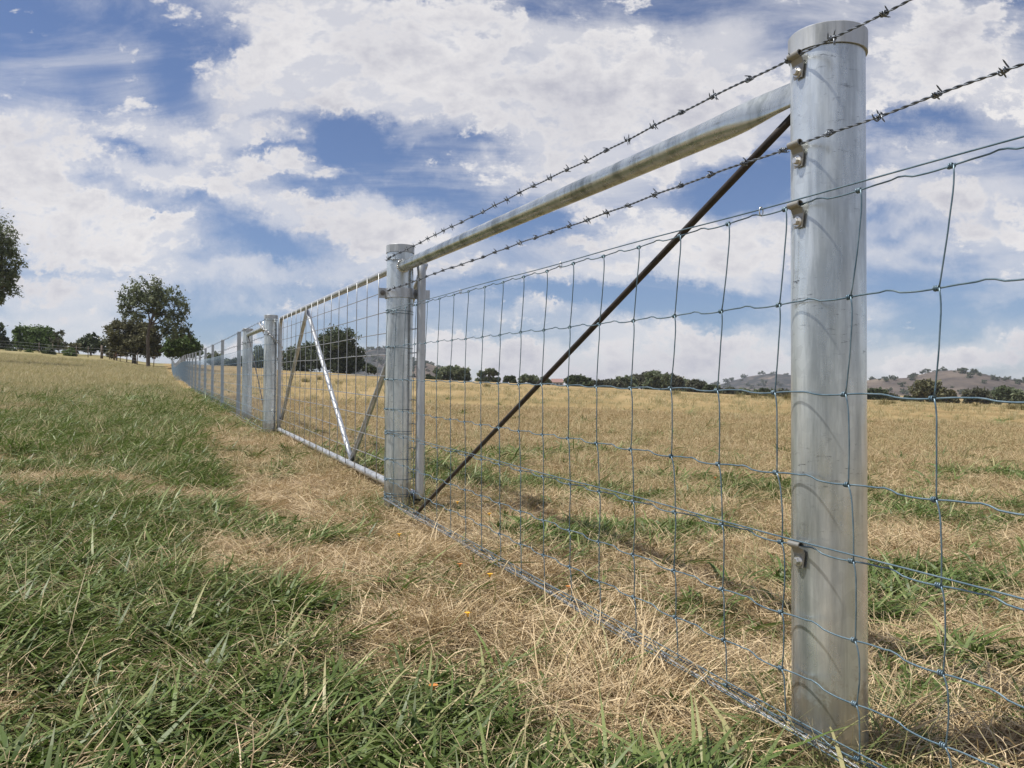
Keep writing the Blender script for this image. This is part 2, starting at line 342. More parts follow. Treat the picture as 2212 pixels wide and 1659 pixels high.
def greenness(x, y, full=False):
    z = gz(x, y); u, v, w = project(np.stack([x, y, z], -1))
    g = np.zeros_like(u)
    for (a, b, rx, ry, s) in PATCH:
        q = ((u - a) / rx) ** 2 + ((v - b) / ry) ** 2
        g = g + s * np.where(s < 0, 1.15, .85) * np.exp(-np.minimum(q, 30) * .8)
    g = np.where((w > .3) & (np.abs(u - CX) < 2600), g, 0.25)
    n = fbm(x * 1.9 + 5, y * 1.9 + 9) - .5; n2 = fbm(x * 6 + 1, y * 6 + 2, 3) - .5
    fade = np.clip((w - 9) / 25, 0, 1)
    return np.clip(.26 - .22 * fade + g * (1 - .5 * fade) + n * (3.1 - 1.9 * fade) + n2 * 1.7 - .08 - np.where(x > P1[0] + KX * (y - P1[1]), np.clip((y - 4) * .09, 0, .55), 0), 0, 1)

az = np.concatenate([np.linspace(-42, 42, 560), np.linspace(42, 318, 180)[1:-1]]) * PI / 180
rr = np.concatenate([[0.0], np.geomspace(.25, 2600, 280)])
AZ, RR = np.meshgrid(az, rr[1:]); GX = RR * np.sin(AZ); GY = RR * np.cos(AZ)
GV = np.stack([GX, GY, gz(GX, GY)], -1).reshape(-1, 3); na = len(az); nr = len(rr) - 1
i = np.arange(nr - 1)[:, None] * na; j = np.arange(na)[None]; k = (j + 1) % na
Q = np.stack([i + j, i + k, i + na + k, i + na + j], -1).reshape(-1, 4)
ctr = len(GV); GV = np.vstack([GV, [0, 0, gz(0, 0)]])
T_ = np.stack([np.full(na, ctr), (np.arange(na) + 1) % na, np.arange(na)], -1)
gg = greenness(GV[:, 0], GV[:, 1])
mg, t, b = material('paddock', .95, spec=.1)
geo = N(t, 'ShaderNodeNewGeometry').outputs['Position']
at = N(t, 'ShaderNodeAttribute', attribute_name='green').outputs['Fac']
fin = noise(t, geo, 55, 8, .75); med = noise(t, geo, 3.0, 8, .7); wide = noise(t, geo, .22, 6, .6, scl=(1, .35, 1)); vwide = noise(t, geo, .05, 5, .6, scl=(.6, 1, 1))
dry = ramp(t, fin, [(.25, (.10, .065, .04)), (.48, (.27, .185, .115)), (.75, (.46, .35, .235))])
grn = ramp(t, fin, [(.25, (.018, .028, .008)), (.5, (.06, .085, .028)), (.78, (.13, .15, .06))])
c = mix(t, at, dry, grn)
farc = ramp(t, wide, [(.3, (.20, .145, .065)), (.45, (.29, .21, .10)), (.6, (.36, .265, .135)), (.75, (.41, .305, .16))])
lsep = N(t, 'ShaderNodeSeparateXYZ'); t.links.new(geo, lsep.inputs[0])
lm = N(t, 'ShaderNodeMath', operation='MULTIPLY_ADD'); t.links.new(lsep.outputs[1], lm.inputs[0]); lm.inputs[1].default_value = .4254; t.links.new(lsep.outputs[0], lm.inputs[2])   # west of the fence the pasture is paler and greener
lr = N(t, 'ShaderNodeMapRange'); t.links.new(lm.outputs[0], lr.inputs[0]); lr.inputs[1].default_value = .9; lr.inputs[2].default_value = .3
farl = ramp(t, wide, [(.3, (.15, .145, .06)), (.5, (.24, .21, .10)), (.7, (.33, .28, .155))]); farc = mix(t, lr.outputs[0], farc, farl)
farc = mix(t, ramp(t, vwide, [(.5, (0, 0, 0)), (.66, (.35,) * 3)]), farc, (.17, .16, .07))
farc = mix(t, ramp(t, med, [(.3, (.4,) * 3), (.6, (0, 0, 0))]), farc, (.16, .12, .055))
dist = N(t, 'ShaderNodeVectorMath', operation='LENGTH'); t.links.new(geo, dist.inputs[0])
fm = N(t, 'ShaderNodeMapRange'); t.links.new(dist.outputs['Value'], fm.inputs[0]); fm.inputs[1].default_value = 6; fm.inputs[2].default_value = 22
c = mix(t, fm.outputs[0], c, farc)
t.links.new(c, b.inputs['Base Color']); bump(t, b, fin, .5, .02)
M['ground'] = mg
ground = link(mesh_np('ground', GV, [Q, T_], mg, attrs={'green': gg}))
tag(ground, kind='structure')

# ------------------------------------------------------------------ fence line
f_ = np.array([KX, 1, 0]) / L; n_ = np.array([-1, KX, 0]) / L; up = np.array([0, 0, 1.])
def W(t, off=0.0, h=0.0):
    """point of the fence line at world y = t, offset toward the camera side, height above the ground under the line"""
    t = np.asarray(t, float); x = P1[0] + KX * (t - P1[1]) + np.where(t > 40, .35 * ((t - 40) / 55) ** 2, 0)
    xs, ys = x, t
    z = gz_line(xs, ys) + h
    return np.stack([x + n_[0] * off, t + n_[1] * off, z + 0 * t], -1)
def gz_line(x, y):
    x = np.asarray(x, float)
    return gz(x, y) - (0.012 * np.sin(x * 2.3 + 1.1 * np.sin(y * 1.7)) * np.sin(y * 1.9 + .7) + .006 * np.sin(x * 6.1 + y * 3.3) * np.sin(y * 5.3 - x * 2.2)) * np.clip(1.5 - np.abs(y) / 60, 0, 1)
T1, T2, T3, T4 = 1.315, 3.676, 7.95, 10.05
OFF = .0665
HL = [.870, .718, .577, .448, .341, .230, .142, .067]      # heights of the eight line wires
HB = [1.107, .966, .060]                                    # barbed wires

def strainer(t, r, H, label, weld=False):
    p = W(t, 0, 0); o = empty('strainer_post', tuple(p), label, 'fence post', 'galvanised strainer posts')
    b = MB(); b.lathe(p, [(r, -.25), (r, H - .034)], 72); b.build('pipe', M['post'], o)
    c = MB(); rc = r + .0035
    c.lathe(p, [(rc, H - .0335), (rc + .0003, H - .0012)], 72); c.lathe(p, [(rc + .0003, H - .0012), (rc - .0008, H)], 72); c.lathe(p, [(rc - .0008, H), (0.0001, H + .001)], 72); c.lathe(p, [(r + .0002, H - .0335), (rc, H - .0335)], 72)
    c.build('cap', M['cap'], o)
    return o, p
LABP = ['big galvanised pipe post with four wire clips, standing nearest in front', 'galvanised pipe post carrying the gate hinge strap',
        'galvanised pipe post with the chain, at the latch end of the gate', 'galvanised pipe post holding the short stay beyond the gate']
post1, p1 = strainer(T1, .0565, 1.150, LABP[0])
post2, p2 = strainer(T2, .0590, 1.172, LABP[1])
post3, p3 = strainer(T3, .0610, 1.155, LABP[2])
post4, p4 = strainer(T4, .0600, 1.135, LABP[3])

# clips on the nearest post
def clip(post, p, h, z_wire):
    """bent zinc saddle over the wire, bolted below it"""
    nrm = n_; tan = f_; r = .0568
    k = MB(); w = .0120
    c0 = p + nrm * (r + .0016)
    prof = []                                     # side profile: (out, up)
    prof += [(0.0005, h - .036), (0.0005, h - .014), (.004, h - .006)]
    for a in np.linspace(-60, 150, 9): prof.append((.0078 + .0048 * math.cos(math.radians(a)), h + .0048 * math.sin(math.radians(a))))
    prof.append((.001, h - .002))
    prof = np.array(prof); P = []
    for s in (-1, 1):
        for o_, z in prof: P.append(c0 + tan * w * s * (0.72 if z < h - .03 else 1) + nrm * o_ + np.array([0, 0, z]))
    m = len(prof); V = np.array(P); V2 = V + nrm * .0022 - up * 0
    Q = [(i, i + 1, m + i + 1, m + i) for i in range(m - 1)]; Qb = [(2 * m + i, 2 * m + m + i, 2 * m + m + i + 1, 2 * m + i + 1) for i in range(m - 1)]
    E = [(i, 2 * m + i, 2 * m + i + 1, i + 1) for i in range(m - 1)] + [(m + i, m + i + 1, 3 * m + i + 1, 3 * m + i) for i in range(m - 1)]
    E += [(0, m, 3 * m, 2 * m)]
    k.add(np.vstack([V, V2]), Q + Qb + E)
    co = k.build('wire_clip', M['zinc'], post, smooth=False)
    bm = MB(); cb = c0 + nrm * .0025 + up * (h - .026)
    bm.lathe(cb, [(.0001, .0022), (.0080, .0022), (.0086, .0012), (.0086, 0)][::-1], 24, axis=nrm)
    V, Fq = bm.arrays()
    bm.lathe(cb, [(.0056, .002), (.0056, .0068), (.0048, .0075), (.0001, .0075)], 6, axis=nrm)
    V, Fq = bm.arrays(); V = V - np.array(post.location); bo = mesh_np('bolt', V, Fq, M['bolt'], None, smooth=False); bo.parent = co; link(bo)
for h in (HB[0], HB[1], HL[0], HL[4]): clip(post1, p1, h + .002, h)

# ------------------------------------------------------------------ wires
def coil(b, c, ax, u, R, r, turns, length, n=12, sides=5, phase=0):
    ax = np.asarray(ax, float); u = np.asarray(u, float); u = u - ax * u.dot(ax); u /= np.linalg.norm(u); v = np.cross(ax, u)
    q = np.linspace(0, 1, int(turns * n) + 1); th = phase + q * turns * 2 * PI
    P = c + ax * ((q - .5) * length)[:, None] + R * (np.cos(th)[:, None] * u + np.sin(th)[:, None] * v)
    b.tube(P, r, sides); return P
def fdir(t):
    a = W(t + .01) - W(t - .01); return a / np.linalg.norm(a)
def barbed(label, h, t0, t1, mat, off=OFF, r=.00112, pitch=.032, sag=.0, bt0=None, space=.0885, every=True, segs=9, h_end=None):
    o = empty('barbed_wire', tuple(W(min(max(t0, .5), 50), off, h)), label, 'barbed wire', 'barbed wires')
    ts = np.arange(t0, t1, pitch / segs / L if every else .04)
    hh = np.full(len(ts), h) + .0012 * np.sin(ts * 9) + .0008 * np.sin(ts * 31)
    offs = np.full(len(ts), off)
    if not every: pitch = .08
    C0 = W(ts, 0, 0); C0[:, 2] += hh; C0 += n_ * offs[:, None] if True else 0
    b = MB(); w = ts * L / pitch * 2 * PI
    for s in (0, PI):
        P = C0 + r * .95 * (np.cos(w + s)[:, None] * n_ + np.sin(w + s)[:, None] * up)
        b.tube(P, r, 6 if every else 4)
    b.build('strand', mat, o)
    protos = []
    rs = random.Random(sum(map(ord, label)) % 999)
    t = bt0
    lst = []
    while t is not None and t < t1: lst.append(t); t += space * (1 + rs.uniform(-.06, .06))
    if not every:
        b = MB()
        for t in lst:
            c = W(t, off, h)
            for a in (1, -1):
                a2 = rs.uniform(0, PI); d = math.cos(a2) * n_ + math.sin(a2) * up
                b.tube([c - d * .016 + f_ * .004 * a, c + d * .016 + f_ * .004 * a], .0015, 3)
        if lst:
            x = b.build('barb', mat, o); x['kind'] = 'stuff'
        return o
    for k in range(4):
        b = MB(); c = np.zeros(3)
        ph = rs.uniform(0, 6.28)
        for s in (-1, 1):
            P = coil(b, c + f_ * .0032 * s, f_, n_, .0034, .00105, 1.6, .0052, phase=ph + s * 1.4)
            for e in (0, -1):
                p = P[e]; rad = p - f_ * p.dot(f_); rad /= np.linalg.norm(rad) + 1e-9
                tg = np.cross(f_, rad) * (-1 if e == 0 else 1)
                tip = p + tg * .0088 + rad * rs.uniform(.001, .005) + f_ * rs.uniform(-.005, .005)
                b.tube([p, p + (tip - p) * .7, tip], [.00105, .001, .00025], 5)
        V, Fq = b.arrays(); protos.append(mesh_np('barb', V, Fq, mat).data)
    for t in lst:
        x = bpy.data.objects.new('barb', rs.choice(protos)); x.parent = o
        x.location = Vector(W(t, off, h + .0012 * math.sin(t * 9) + .0008 * math.sin(t * 31))) - o.location
        x.rotation_euler = (rs.uniform(-.5, .5), 0, rs.uniform(-.12, .12)); x.scale = (1, 1, 1); link(x)
    return o
barbed('top strand of barbed wire, clipped just under the cap of the big near post', HB[0], -1.2, T2 - .02, M['barb_wire'], bt0=1.155)
barbed('second strand of barbed wire, between the pipe stay and the mesh', HB[1], -1.2, T2 - .02, M['barb_wire'], bt0=.91)
bw3 = barbed('shiny barbed wire tied along the bottom edge of the near mesh', HB[2], -1.2, T2 - .03, M['new_wire'], off=OFF + .006, bt0=.93, space=.118)

def kn_off(i, rs, k):
    return [0, .016, .027, .024, .015, .014, .011, .003][k] + rs.uniform(-.003, .003)
def near_mesh():
    o = empty('wire_mesh_fence', tuple(W(T1, OFF, 0)), 'near panel of blue hinged wire mesh, from the gate post past the big near post', 'wire mesh')
    t0 = -1.0; SP = .1355
    tp = [1.058 + SP * i for i in range(-15, 20)]
    tp = [t for t in tp if t < T2 - .02]
    rs = random.Random(5); K = np.array([[kn_off(i, rs, k) for k in range(8)] for i in range(len(tp))])
    K = K + np.array([rs.uniform(-.003, .003) for _ in tp])[:, None]
    H = np.array([[HL[k] + rs.uniform(-.0012, .0012) for k in range(8)] for _ in tp])
    r = .00128
    for k in range(8):
        b = MB(); P = []
        tk = [t + K[i, k] for i, t in enumerate(tp)]
        for i in range(len(tk) - 1):
            a, c = tk[i], tk[i + 1]
            for q in np.linspace(0, 1, 12, endpoint=False):
                kink = .0034 * (_sm(min(1, max(0, (q - .42) / .1))) - _sm(min(1, max(0, (q - .58) / .12)))) * (1 if rs.random() < 2 else 0)
                lean = -.0022 * math.sin(q * 2 * PI)
                sag = lean + (kink if k != 2 else kink * .4)
                P.append(W(a + (c - a) * q, OFF + .0015 * math.sin(q * 6), H[i, k] * (1 - q) + H[i + 1, k] * q + sag * .9))
        P.append(W(T2 - .055, OFF * .99, HL[k]))
        b.tube(P, r, 6)
        # the end wrapped round the gate post and twisted back on itself
        th = np.linspace(0, 2 * PI, 40); nn = MB()
        R = .0602 + .0008
        cz = W(T2, 0, HL[k])
        ring = cz + R * (np.cos(th)[:, None] * n_ + np.sin(th)[:, None] * f_) + up * (.004 * np.sin(th + .6))[:, None]
        b.tube(ring, r, 5)
        cc = W(T2 - .052, OFF + .001, HL[k]); coil(b, cc, f_, n_, .0030, r, 3.5, .024)
        if k in (0, 4, 7):
            ts = np.arange(t0, T2, .05)
            P = [W(t, OFF + .003, HL[k] + .0095 + .0012 * math.sin(t * 8)) for t in ts]; b.tube(P, r, 6)
            ring2 = ring + up * .011; b.tube(ring2, r, 5); coil(b, cc + up * .010 + f_ * .012, f_, n_, .0030, r, 3.5, .022)
        x = b.build('line_wire', M['blue_wire'], o)
    for i, t in enumerate(tp):
        b = MB()
        for k in range(8):
            c = W(t + K[i, k], OFF, H[i, k])
            coil(b, c + f_ * .0050, f_, n_, .0030, .00118, 2.6, .0080, phase=rs.uniform(0, 6))
            if k < 7:
                e = W(t + K[i, k + 1], OFF, H[i, k + 1])
                q = np.linspace(0, 1, 14); a = c - f_ * .0006; P = a + (e - a) * q[:, None]
                bow = .0036 * np.sin(np.minimum(q * 3.5, 1.0) * PI / 2) * (1 - _sm(np.clip((q - .5) / .5, 0, 1)))
                j_ = rs.uniform(-.002, .003)
                P = P - f_ * (bow + j_ * np.sin(q * PI))[:, None] + n_ * (.0022 * np.sin(q * PI) + .0025 * np.exp(-q * 12) + .002 * np.exp(-(1 - q) * 12))[:, None]
                b.tube(P, .00118, 6)
        b.build('stay_wire', M['blue_wire'], o)
    # ring fasteners joining top wires
    for t in (1.386, 2.07, 2.75):
        b = MB(); c = W(t, OFF + .002, HL[0] + .005)
        th = np.linspace(0, 2 * PI, 14); b.tube(c + .0075 * np.cos(th)[:, None] * up + .0038 * np.sin(th)[:, None] * n_, .0011, 5); b.build('ring_fastener', M['bolt'], o)
    # second plain wire in the bottom bundle
    b = MB(); ts = np.arange(-1, T2, .02)
    b.tube([W(t, OFF - .004, HL[7] - .006 + .003 * math.sin(t * 13)) for t in ts], .0012, 5)
    b.tube([W(t, OFF + .008, HL[7] - .012 + .003 * math.sin(t * 9 + 1)) for t in ts], .0012, 5)
    b.build('tie_wire', M['blue_wire'], o)
near_mesh()

# barbed ends wrapped round the two gate posts
def ring_on(o, t, h, R, mat, name='wire_wrap', dz=.0):
    b = MB(); th = np.linspace(0, 2 * PI, 60); c = W(t, 0, h)
    for s in (0, PI):
        b.tube(c + (R + .0012 + .001 * np.cos(th * 14 + s))[:, None] * (np.cos(th)[:, None] * n_ + np.sin(th)[:, None] * f_) + up * (.001 * np.sin(th * 14 + s) + .005 * np.sin(th))[:, None], .0012, 5)
    for k in range(5):
        a = 2 * PI * k / 5 + .3; p = c + (R + .003) * (math.cos(a) * n_ + math.sin(a) * f_); d = np.array([random.uniform(-1, 1) for _ in range(3)]); d /= np.linalg.norm(d)
        b.tube([p - d * .009, p + d * .009], .0011, 4)
    coil(b, W(t - .06, OFF, h), f_, n_, .004, .0013, 5, .04)
    x = b.build(name, mat, o); return x
for h in HB[:2]: ring_on(post2, T2, h, .0600, M['barb_wire'])

# ------------------------------------------------------------------ stay pipe, diagonal rods
def stay(t0, t1, h, r, label, flatten=True, collar=None):
    o = empty('stay_pipe', tuple(W(t0, 0, h)), label, 'stay pipe', 'horizontal stay pipes')
    ts = np.linspace(t0, t1, 60); b = MB(); S = 28; V = []
    for t in ts:
        c = W(t, 0, h); q = _sm(min(1, max(0, 1 - (t - t0 - .03) / .24))) if flatten else 0
        rx = r * (1 - .60 * q); rz = r * (1 + .42 * q); tl = .62 * q; ux = n_ * math.cos(tl) + up * math.sin(tl); uz = up * math.cos(tl) - n_ * math.sin(tl)
        for a in np.arange(S) * 2 * PI / S: V.append(c + ux * (rx * math.cos(a)) + uz * (rz * math.sin(a)) + up * (q * .006))
    i = np.arange(len(ts) - 1)[:, None] * S; j = np.arange(S)[None]; k = (j + 1) % S
    b.add(V, np.stack([i + j, i + k, i + S + k, i + S + j], -1).reshape(-1, 4)); b.build('pipe', M['pipe'], o)
    return o
st1 = stay(T1 + .02, T2 - .02, 1.076, .0245, 'long galvanised stay pipe with a flattened end between the two nearest posts')
# weld bead where it meets the gate post
b = MB(); c = W(T2, 0, 1.076)
P = []
for a in np.linspace(0, 2 * PI, 48):
    yy_ = .0262 * math.cos(a); zz_ = .0262 * math.sin(a); P.append(c + n_ * yy_ + up * zz_ - f_ * (math.sqrt(.0592 ** 2 - yy_ ** 2)))
b.tube(P, .0042 + .0009 * np.sin(np.linspace(0, 90, 48)), 8); b.build('weld_bead', M['bolt'], st1)
def rod(t0, h0, t1, h1, r, label, mat, bend=0):
    b = MB(); q = np.linspace(0, 1, 24); P = np.array([W(t0 + (t1 - t0) * k, 0, h0 + (h1 - h0) * k + bend * math.sin(k * PI)) for k in q])
    b.tube(P, r, 14); o = b.build('brace_rod', mat); tag(o, label, 'brace rod', 'diagonal brace rods')
rod(T1 + .05, 1.055, T2 - .25, .02, .0072, 'dark rusty rod slanting from the near post down to the gate post', M['rod'])
rod(T4 - .05, 1.05, T3 + .10, .04, .0055, 'thin dark rod slanting behind the mesh beyond the gate', M['rod'], .03)
st2 = stay(T3 + .02, T4 - .02, 1.06, .0245, 'short galvanised stay pipe beyond the gate with a collar at its end', flatten=False)
b = MB(); c = W(T3 + .60, 0, 1.06)
b.lathe(c, [(.0250, -.012), (.034, -.012), (.034, .012), (.0250, .012)], 32, axis=f_); b.box(c + up * .01 , n_ * .004, f_ * .010, up * .062)
b.build('collar', M['bolt'], st2)

# ------------------------------------------------------------------ gate
GO = -.080
def gate():
    o = empty('mesh_gate', tuple(W(T2, GO, 0)), 'galvanised pipe farm gate filled with square welded mesh', 'gate')
    a, c = 3.615, 7.905; hb, ht, r = .062, 1.124, .0190
    b = MB(); P = []; cr = .085
    P.append(W(a, GO, hb - .005))
    P += [W(a, GO, h) for h in np.linspace(hb + .02, ht - cr, 10)]
    for q in np.linspace(0, PI / 2, 9)[1:]: P.append(W(a + cr * (1 - math.cos(q)), GO, ht - cr + cr * math.sin(q)))
    P += [W(t, GO, ht) for t in np.linspace(a + cr, c - cr, 30)[1:-1]]
    for q in np.linspace(0, PI / 2, 9): P.append(W(c - cr + cr * math.sin(q), GO, ht - cr + cr * math.cos(q)))
    P += [W(c, GO, h) for h in np.linspace(ht - cr, hb - .02, 10)[1:]]
    b.tube(P, r, 18); b.build('frame', M['gate'], o)
    b = MB(); b.tube([W(t, GO, hb) for t in np.linspace(a + .01, c - .01, 30)], r * 1.02, 18, cap=False); b.build('bottom_rail', M['gate'], o)
    rb = .0155
    xs = [(a + .03, ht - .03), (5.0, hb + .015), (6.60, ht - .012), (c - .02, hb + .1)]
    for (t0, h0), (t1, h1) in zip(xs, xs[1:]):
        b = MB(); b.tube([W(t0 + (t1 - t0) * q, GO - .024, h0 + (h1 - h0) * q) for q in np.linspace(0, 1, 12)], rb, 16); b.build('brace', M['gate'], o)
    rw = .0023
    for k in range(1, 10):
        h = hb + (ht - hb) * k / 10; b = MB(); b.tube([W(t, GO + .017, h + .002 * math.sin(t * 3 + k)) for t in np.linspace(a, c, 30)], rw, 6); b.build('mesh_wire', M['grey_wire'], o)
    t = a + .17; k = 0
    while t < c - .08:
        b = MB(); b.tube([W(t + .0015 * math.sin(h * 9 + k), GO + .021, h) for h in np.linspace(hb, ht, 8)], rw, 6); b.build('mesh_wire', M['grey_wire'], o)
        t += .2362; k += 1
    # hinge strap round the post
    h = .958; b = MB(); hw = .0215; c0 = W(T2, 0, h); R = .0600
    th = np.linspace(PI * .02, PI * 1.98, 48)
    V = []
    for dz in (-hw, hw):
        for rr_ in (R, R + .0065):
            V.append(c0 + rr_ * (np.cos(th)[:, None] * n_ - np.sin(th)[:, None] * f_) + up * dz)
    V = np.concatenate(V); m = len(th); Q = []
    for i in range(m - 1):
        Q += [(m + i, m + i + 1, 3 * m + i + 1, 3 * m + i), (i, 2 * m + i, 2 * m + i + 1, i + 1), (2 * m + i, 3 * m + i, 3 * m + i + 1, 2 * m + i + 1), (i, i + 1, m + i + 1, m + i)]
    b.add(V, Q)
    b.box(c0 + n_ * (R + .018) - f_ * .004, n_ * .018, f_ * .002, up * hw)
    b.box(c0 + n_ * (R + .018) + f_ * .004, n_ * .018, f_ * .002, up * hw)
    b.box(c0 - n_ * (R + .036) - f_ * .022, n_ * .036, f_ * .002, up * hw)
    s = b.build('hinge_strap', M['gate'], o, smooth=False)
    for d in (n_ * (R + .019) - f_ * .006, -n_ * (R + .020) - f_ * .024):
        k = MB(); k.lathe(c0 + d, [(.0115, 0), (.0115, .002), (.0001, .002)], 20, axis=-f_); k.lathe(c0 + d - f_ * .002, [(.0078, 0), (.0078, .006), (.004, .006), (.004, .014), (.0001, .014)], 6, axis=-f_)
        V, Fq = k.arrays(); bo = mesh_np('bolt', V - np.array(o.location), Fq, M['dark_bolt'], smooth=False); bo.parent = s; link(bo)
gate()

# ------------------------------------------------------------------ chain
def chain():
    o = empty('gate_chain', tuple(W(T3, OFF, 1.0)), 'silver chain hanging from the short stay round the latch post to the gate', 'chain')
    key = [W(T3 + .55, .035, 1.105), W(T3 + .30, .075, 1.09), W(T3 + .02, .078, 1.03), W(T3 - .05, .05, 1.00), W(T3 - .078, 0, .95), W(T3 - .07, -.05, .90), W(T3 - .06, -.09, .865), W(T3 - .0, -.10, .80), W(T3 + .02, -.105, .72)]
    key = np.array(key); d = np.r_[0, np.cumsum(np.linalg.norm(np.diff(key, axis=0), axis=1))]
    step = .027; s = np.arange(0, d[-1], step); P = np.stack([np.interp(s, d, key[:, i]) for i in range(3)], -1)
    for i in range(len(P) - 1):
        c = (P[i] + P[i + 1]) / 2; ax = P[i + 1] - P[i]; ax /= np.linalg.norm(ax); u = np.cross(ax, up); u /= np.linalg.norm(u); v = np.cross(ax, u)
        w = u if i % 2 else v; th = np.linspace(0, 2 * PI, 17)
        b = MB(); b.tube(c + (.019 * np.cos(th))[:, None] * ax + (.0095 * np.sin(th))[:, None] * w, .0033, 6); b.build('link', M['chain'], o)
chain()

# ------------------------------------------------------------------ fence beyond the gate
TEND = 95.0
ST = [10.9, 13.7, 16.3, 18.9, 21.6]
while ST[-1] < TEND - 3: ST.append(ST[-1] + 2.45)
def steel_proto():
    m = MB(); H = 1.14
    # rolled section: web with a flange each side
    sec = np.array([(-.025, -.003), (.018, -.003), (.018, -.018), (.025, -.018), (.025, .004), (-.025, .004)])
    V = [];
    for z in (-.2, H):
        for a, b_ in sec: V.append((a, b_, z))
    k = len(sec); Q = [(i, (i + 1) % k, k + (i + 1) % k, k + i) for i in range(k)]
    m.add(V, Q, [(k, k + 1, k + 5), (k + 1, k + 4, k + 5), (k + 1, k + 2, k + 3), (k + 1, k + 3, k + 4)])
    V, Fq = m.arrays(); return mesh_np('steel_post', V, Fq, M['steel'], smooth=False).data
spm = steel_proto()
ORD = ['first', 'second', 'third', 'fourth', 'fifth', 'sixth', 'seventh', 'eighth', 'ninth', 'tenth']
for i, t in enumerate(ST):
    o = bpy.data.objects.new('steel_post', spm); o.location = W(t, .02, 0); o.rotation_euler = (random.uniform(-.008, .008), random.uniform(-.008, .008), math.atan2(KX, 1) * .0 + .12); link(o)
    if i < 10: lab = '%s steel fence post beyond the latch post, counting away along the fence' % ORD[i]
    else: lab = 'tiny steel fence post far along the fence among the blue mesh'
    tag(o, lab, 'steel post', 'slim steel posts along the fence')
pe = W(TEND, 0, 0); b = MB(); b.lathe(pe, [(.09, -.5), (.09, 1.15), (.0001, 1.17)], 20); o = b.build('end_post', M['steel']); tag(o, 'pale end post where the fence meets the trees on the rise', 'fence post')

def far_mesh():
    o = empty('wire_mesh_fence', tuple(W(T3, OFF, 0)), 'long blue wire mesh running up the paddock beyond the gate', 'wire mesh')
    ts = np.concatenate([np.arange(T3 - .02, 14, .05), np.arange(14, TEND, .4)])
    for k in range(8):
        b = MB(); P = W(ts, OFF, 0); P[:, 2] += HL[k] + np.where(ts < 14, .002 * np.sin(ts * 23), 0); b.tube(P, np.interp(ts, [8, 30, 95], [.0020, .003, .005]), 5)
        th = np.linspace(0, 2 * PI, 30); c = W(T3, 0, HL[k]); b.tube(c + .0625 * (np.cos(th)[:, None] * n_ + np.sin(th)[:, None] * f_), .0016, 5)
        coil(b, W(T3 + .04, OFF, HL[k]), f_, n_, .0035, .0015, 4, .05, n=8, sides=4)
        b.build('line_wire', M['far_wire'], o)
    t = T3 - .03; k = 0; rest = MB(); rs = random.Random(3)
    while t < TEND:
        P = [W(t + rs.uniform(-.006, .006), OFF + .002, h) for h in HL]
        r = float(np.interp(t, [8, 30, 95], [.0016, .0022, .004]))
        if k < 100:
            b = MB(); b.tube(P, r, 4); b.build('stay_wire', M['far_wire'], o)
        else: rest.tube(P[::2] + [P[-1]], r, 3, cap=False)
        t += .1355; k += 1
    x = rest.build('stay_wire', M['far_wire'], o); x['kind'] = 'stuff'
far_mesh()
barbed('top strand of barbed wire running along the steel posts beyond the gate', HB[0], T3, TEND, M['barb_wire'], off=.062, bt0=T3 + .3, space=.25, every=False, r=.0017)
barbed('second strand of barbed wire running along the steel posts beyond the gate', HB[1] - .02, T3, TEND, M['barb_wire'], off=.062, bt0=T3 + .3, space=.25, every=False, r=.0017)
for h in (HB[0], HB[1]): ring_on(post3, T3, h, .0622, M['barb_wire'])
for h in (HB[0], HB[1]): ring_on(post4, T4, h, .0612, M['barb_wire'])
b = MB(); b.tube([W(t, OFF + .012, .045 + .006 * math.sin(t * 5)) for t in np.arange(T3, TEND, .12)], .004, 4)
o = b.build('barbed_wire', M['new_wire']); tag(o, 'shiny ground wire along the foot of the long mesh beyond the gate', 'barbed wire', 'barbed wires')

# ------------------------------------------------------------------ trees
def leafmat(name, stops, trans=.25):
    m, t, b = material(name, .6, spec=.25)
    oi = N(t, 'ShaderNodeAttribute', attribute_name='hue').outputs['Fac']
    c = ramp(t, oi, stops); t.links.new(c, b.inputs['Base Color'])
    tr = N(t, 'ShaderNodeBsdfTranslucent'); t.links.new(c, tr.inputs[0]); ms = N(t, 'ShaderNodeMixShader'); ms.inputs[0].default_value = trans
    t.links.new(b.outputs[0], ms.inputs[1]); t.links.new(tr.outputs[0], ms.inputs[2]); t.links.new(ms.outputs[0], t.nodes['Material Output'].inputs[0])
    return m
M['leaf_olive'] = leafmat('eucalypt_leaves', [(0, (.060, .080, .040)), (.5, (.135, .165, .088)), (1, (.24, .265, .165))])
M['leaf_green'] = leafmat('green_leaves', [(0, (.045, .075, .020)), (.5, (.10, .155, .045)), (1, (.18, .25, .085))])
M['leaf_dark'] = leafmat('dark_leaves', [(0, (.038, .052, .026)), (.5, (.078, .102, .048)), (1, (.14, .165, .085))])
M['leaf_grey'] = leafmat('grey_leaves', [(0, (.06, .068, .040)), (.5, (.10, .105, .065)), (1, (.15, .15, .10))])
M['leaf_brown'] = leafmat('brown_leaves', [(0, (.065, .068, .034)), (.5, (.13, .13, .065)), (1, (.21, .195, .11))])
M['bark'] = wiremat('bark', (.11, .085, .07), (.27, .235, .20), .9, 0)
M['bark_dark'] = wiremat('dark_bark', (.07, .055, .045), (.17, .145, .12), .9, 0)
M['bark_red'] = wiremat('red_bark', (.10, .05, .035), (.20, .11, .075), .9, 0)

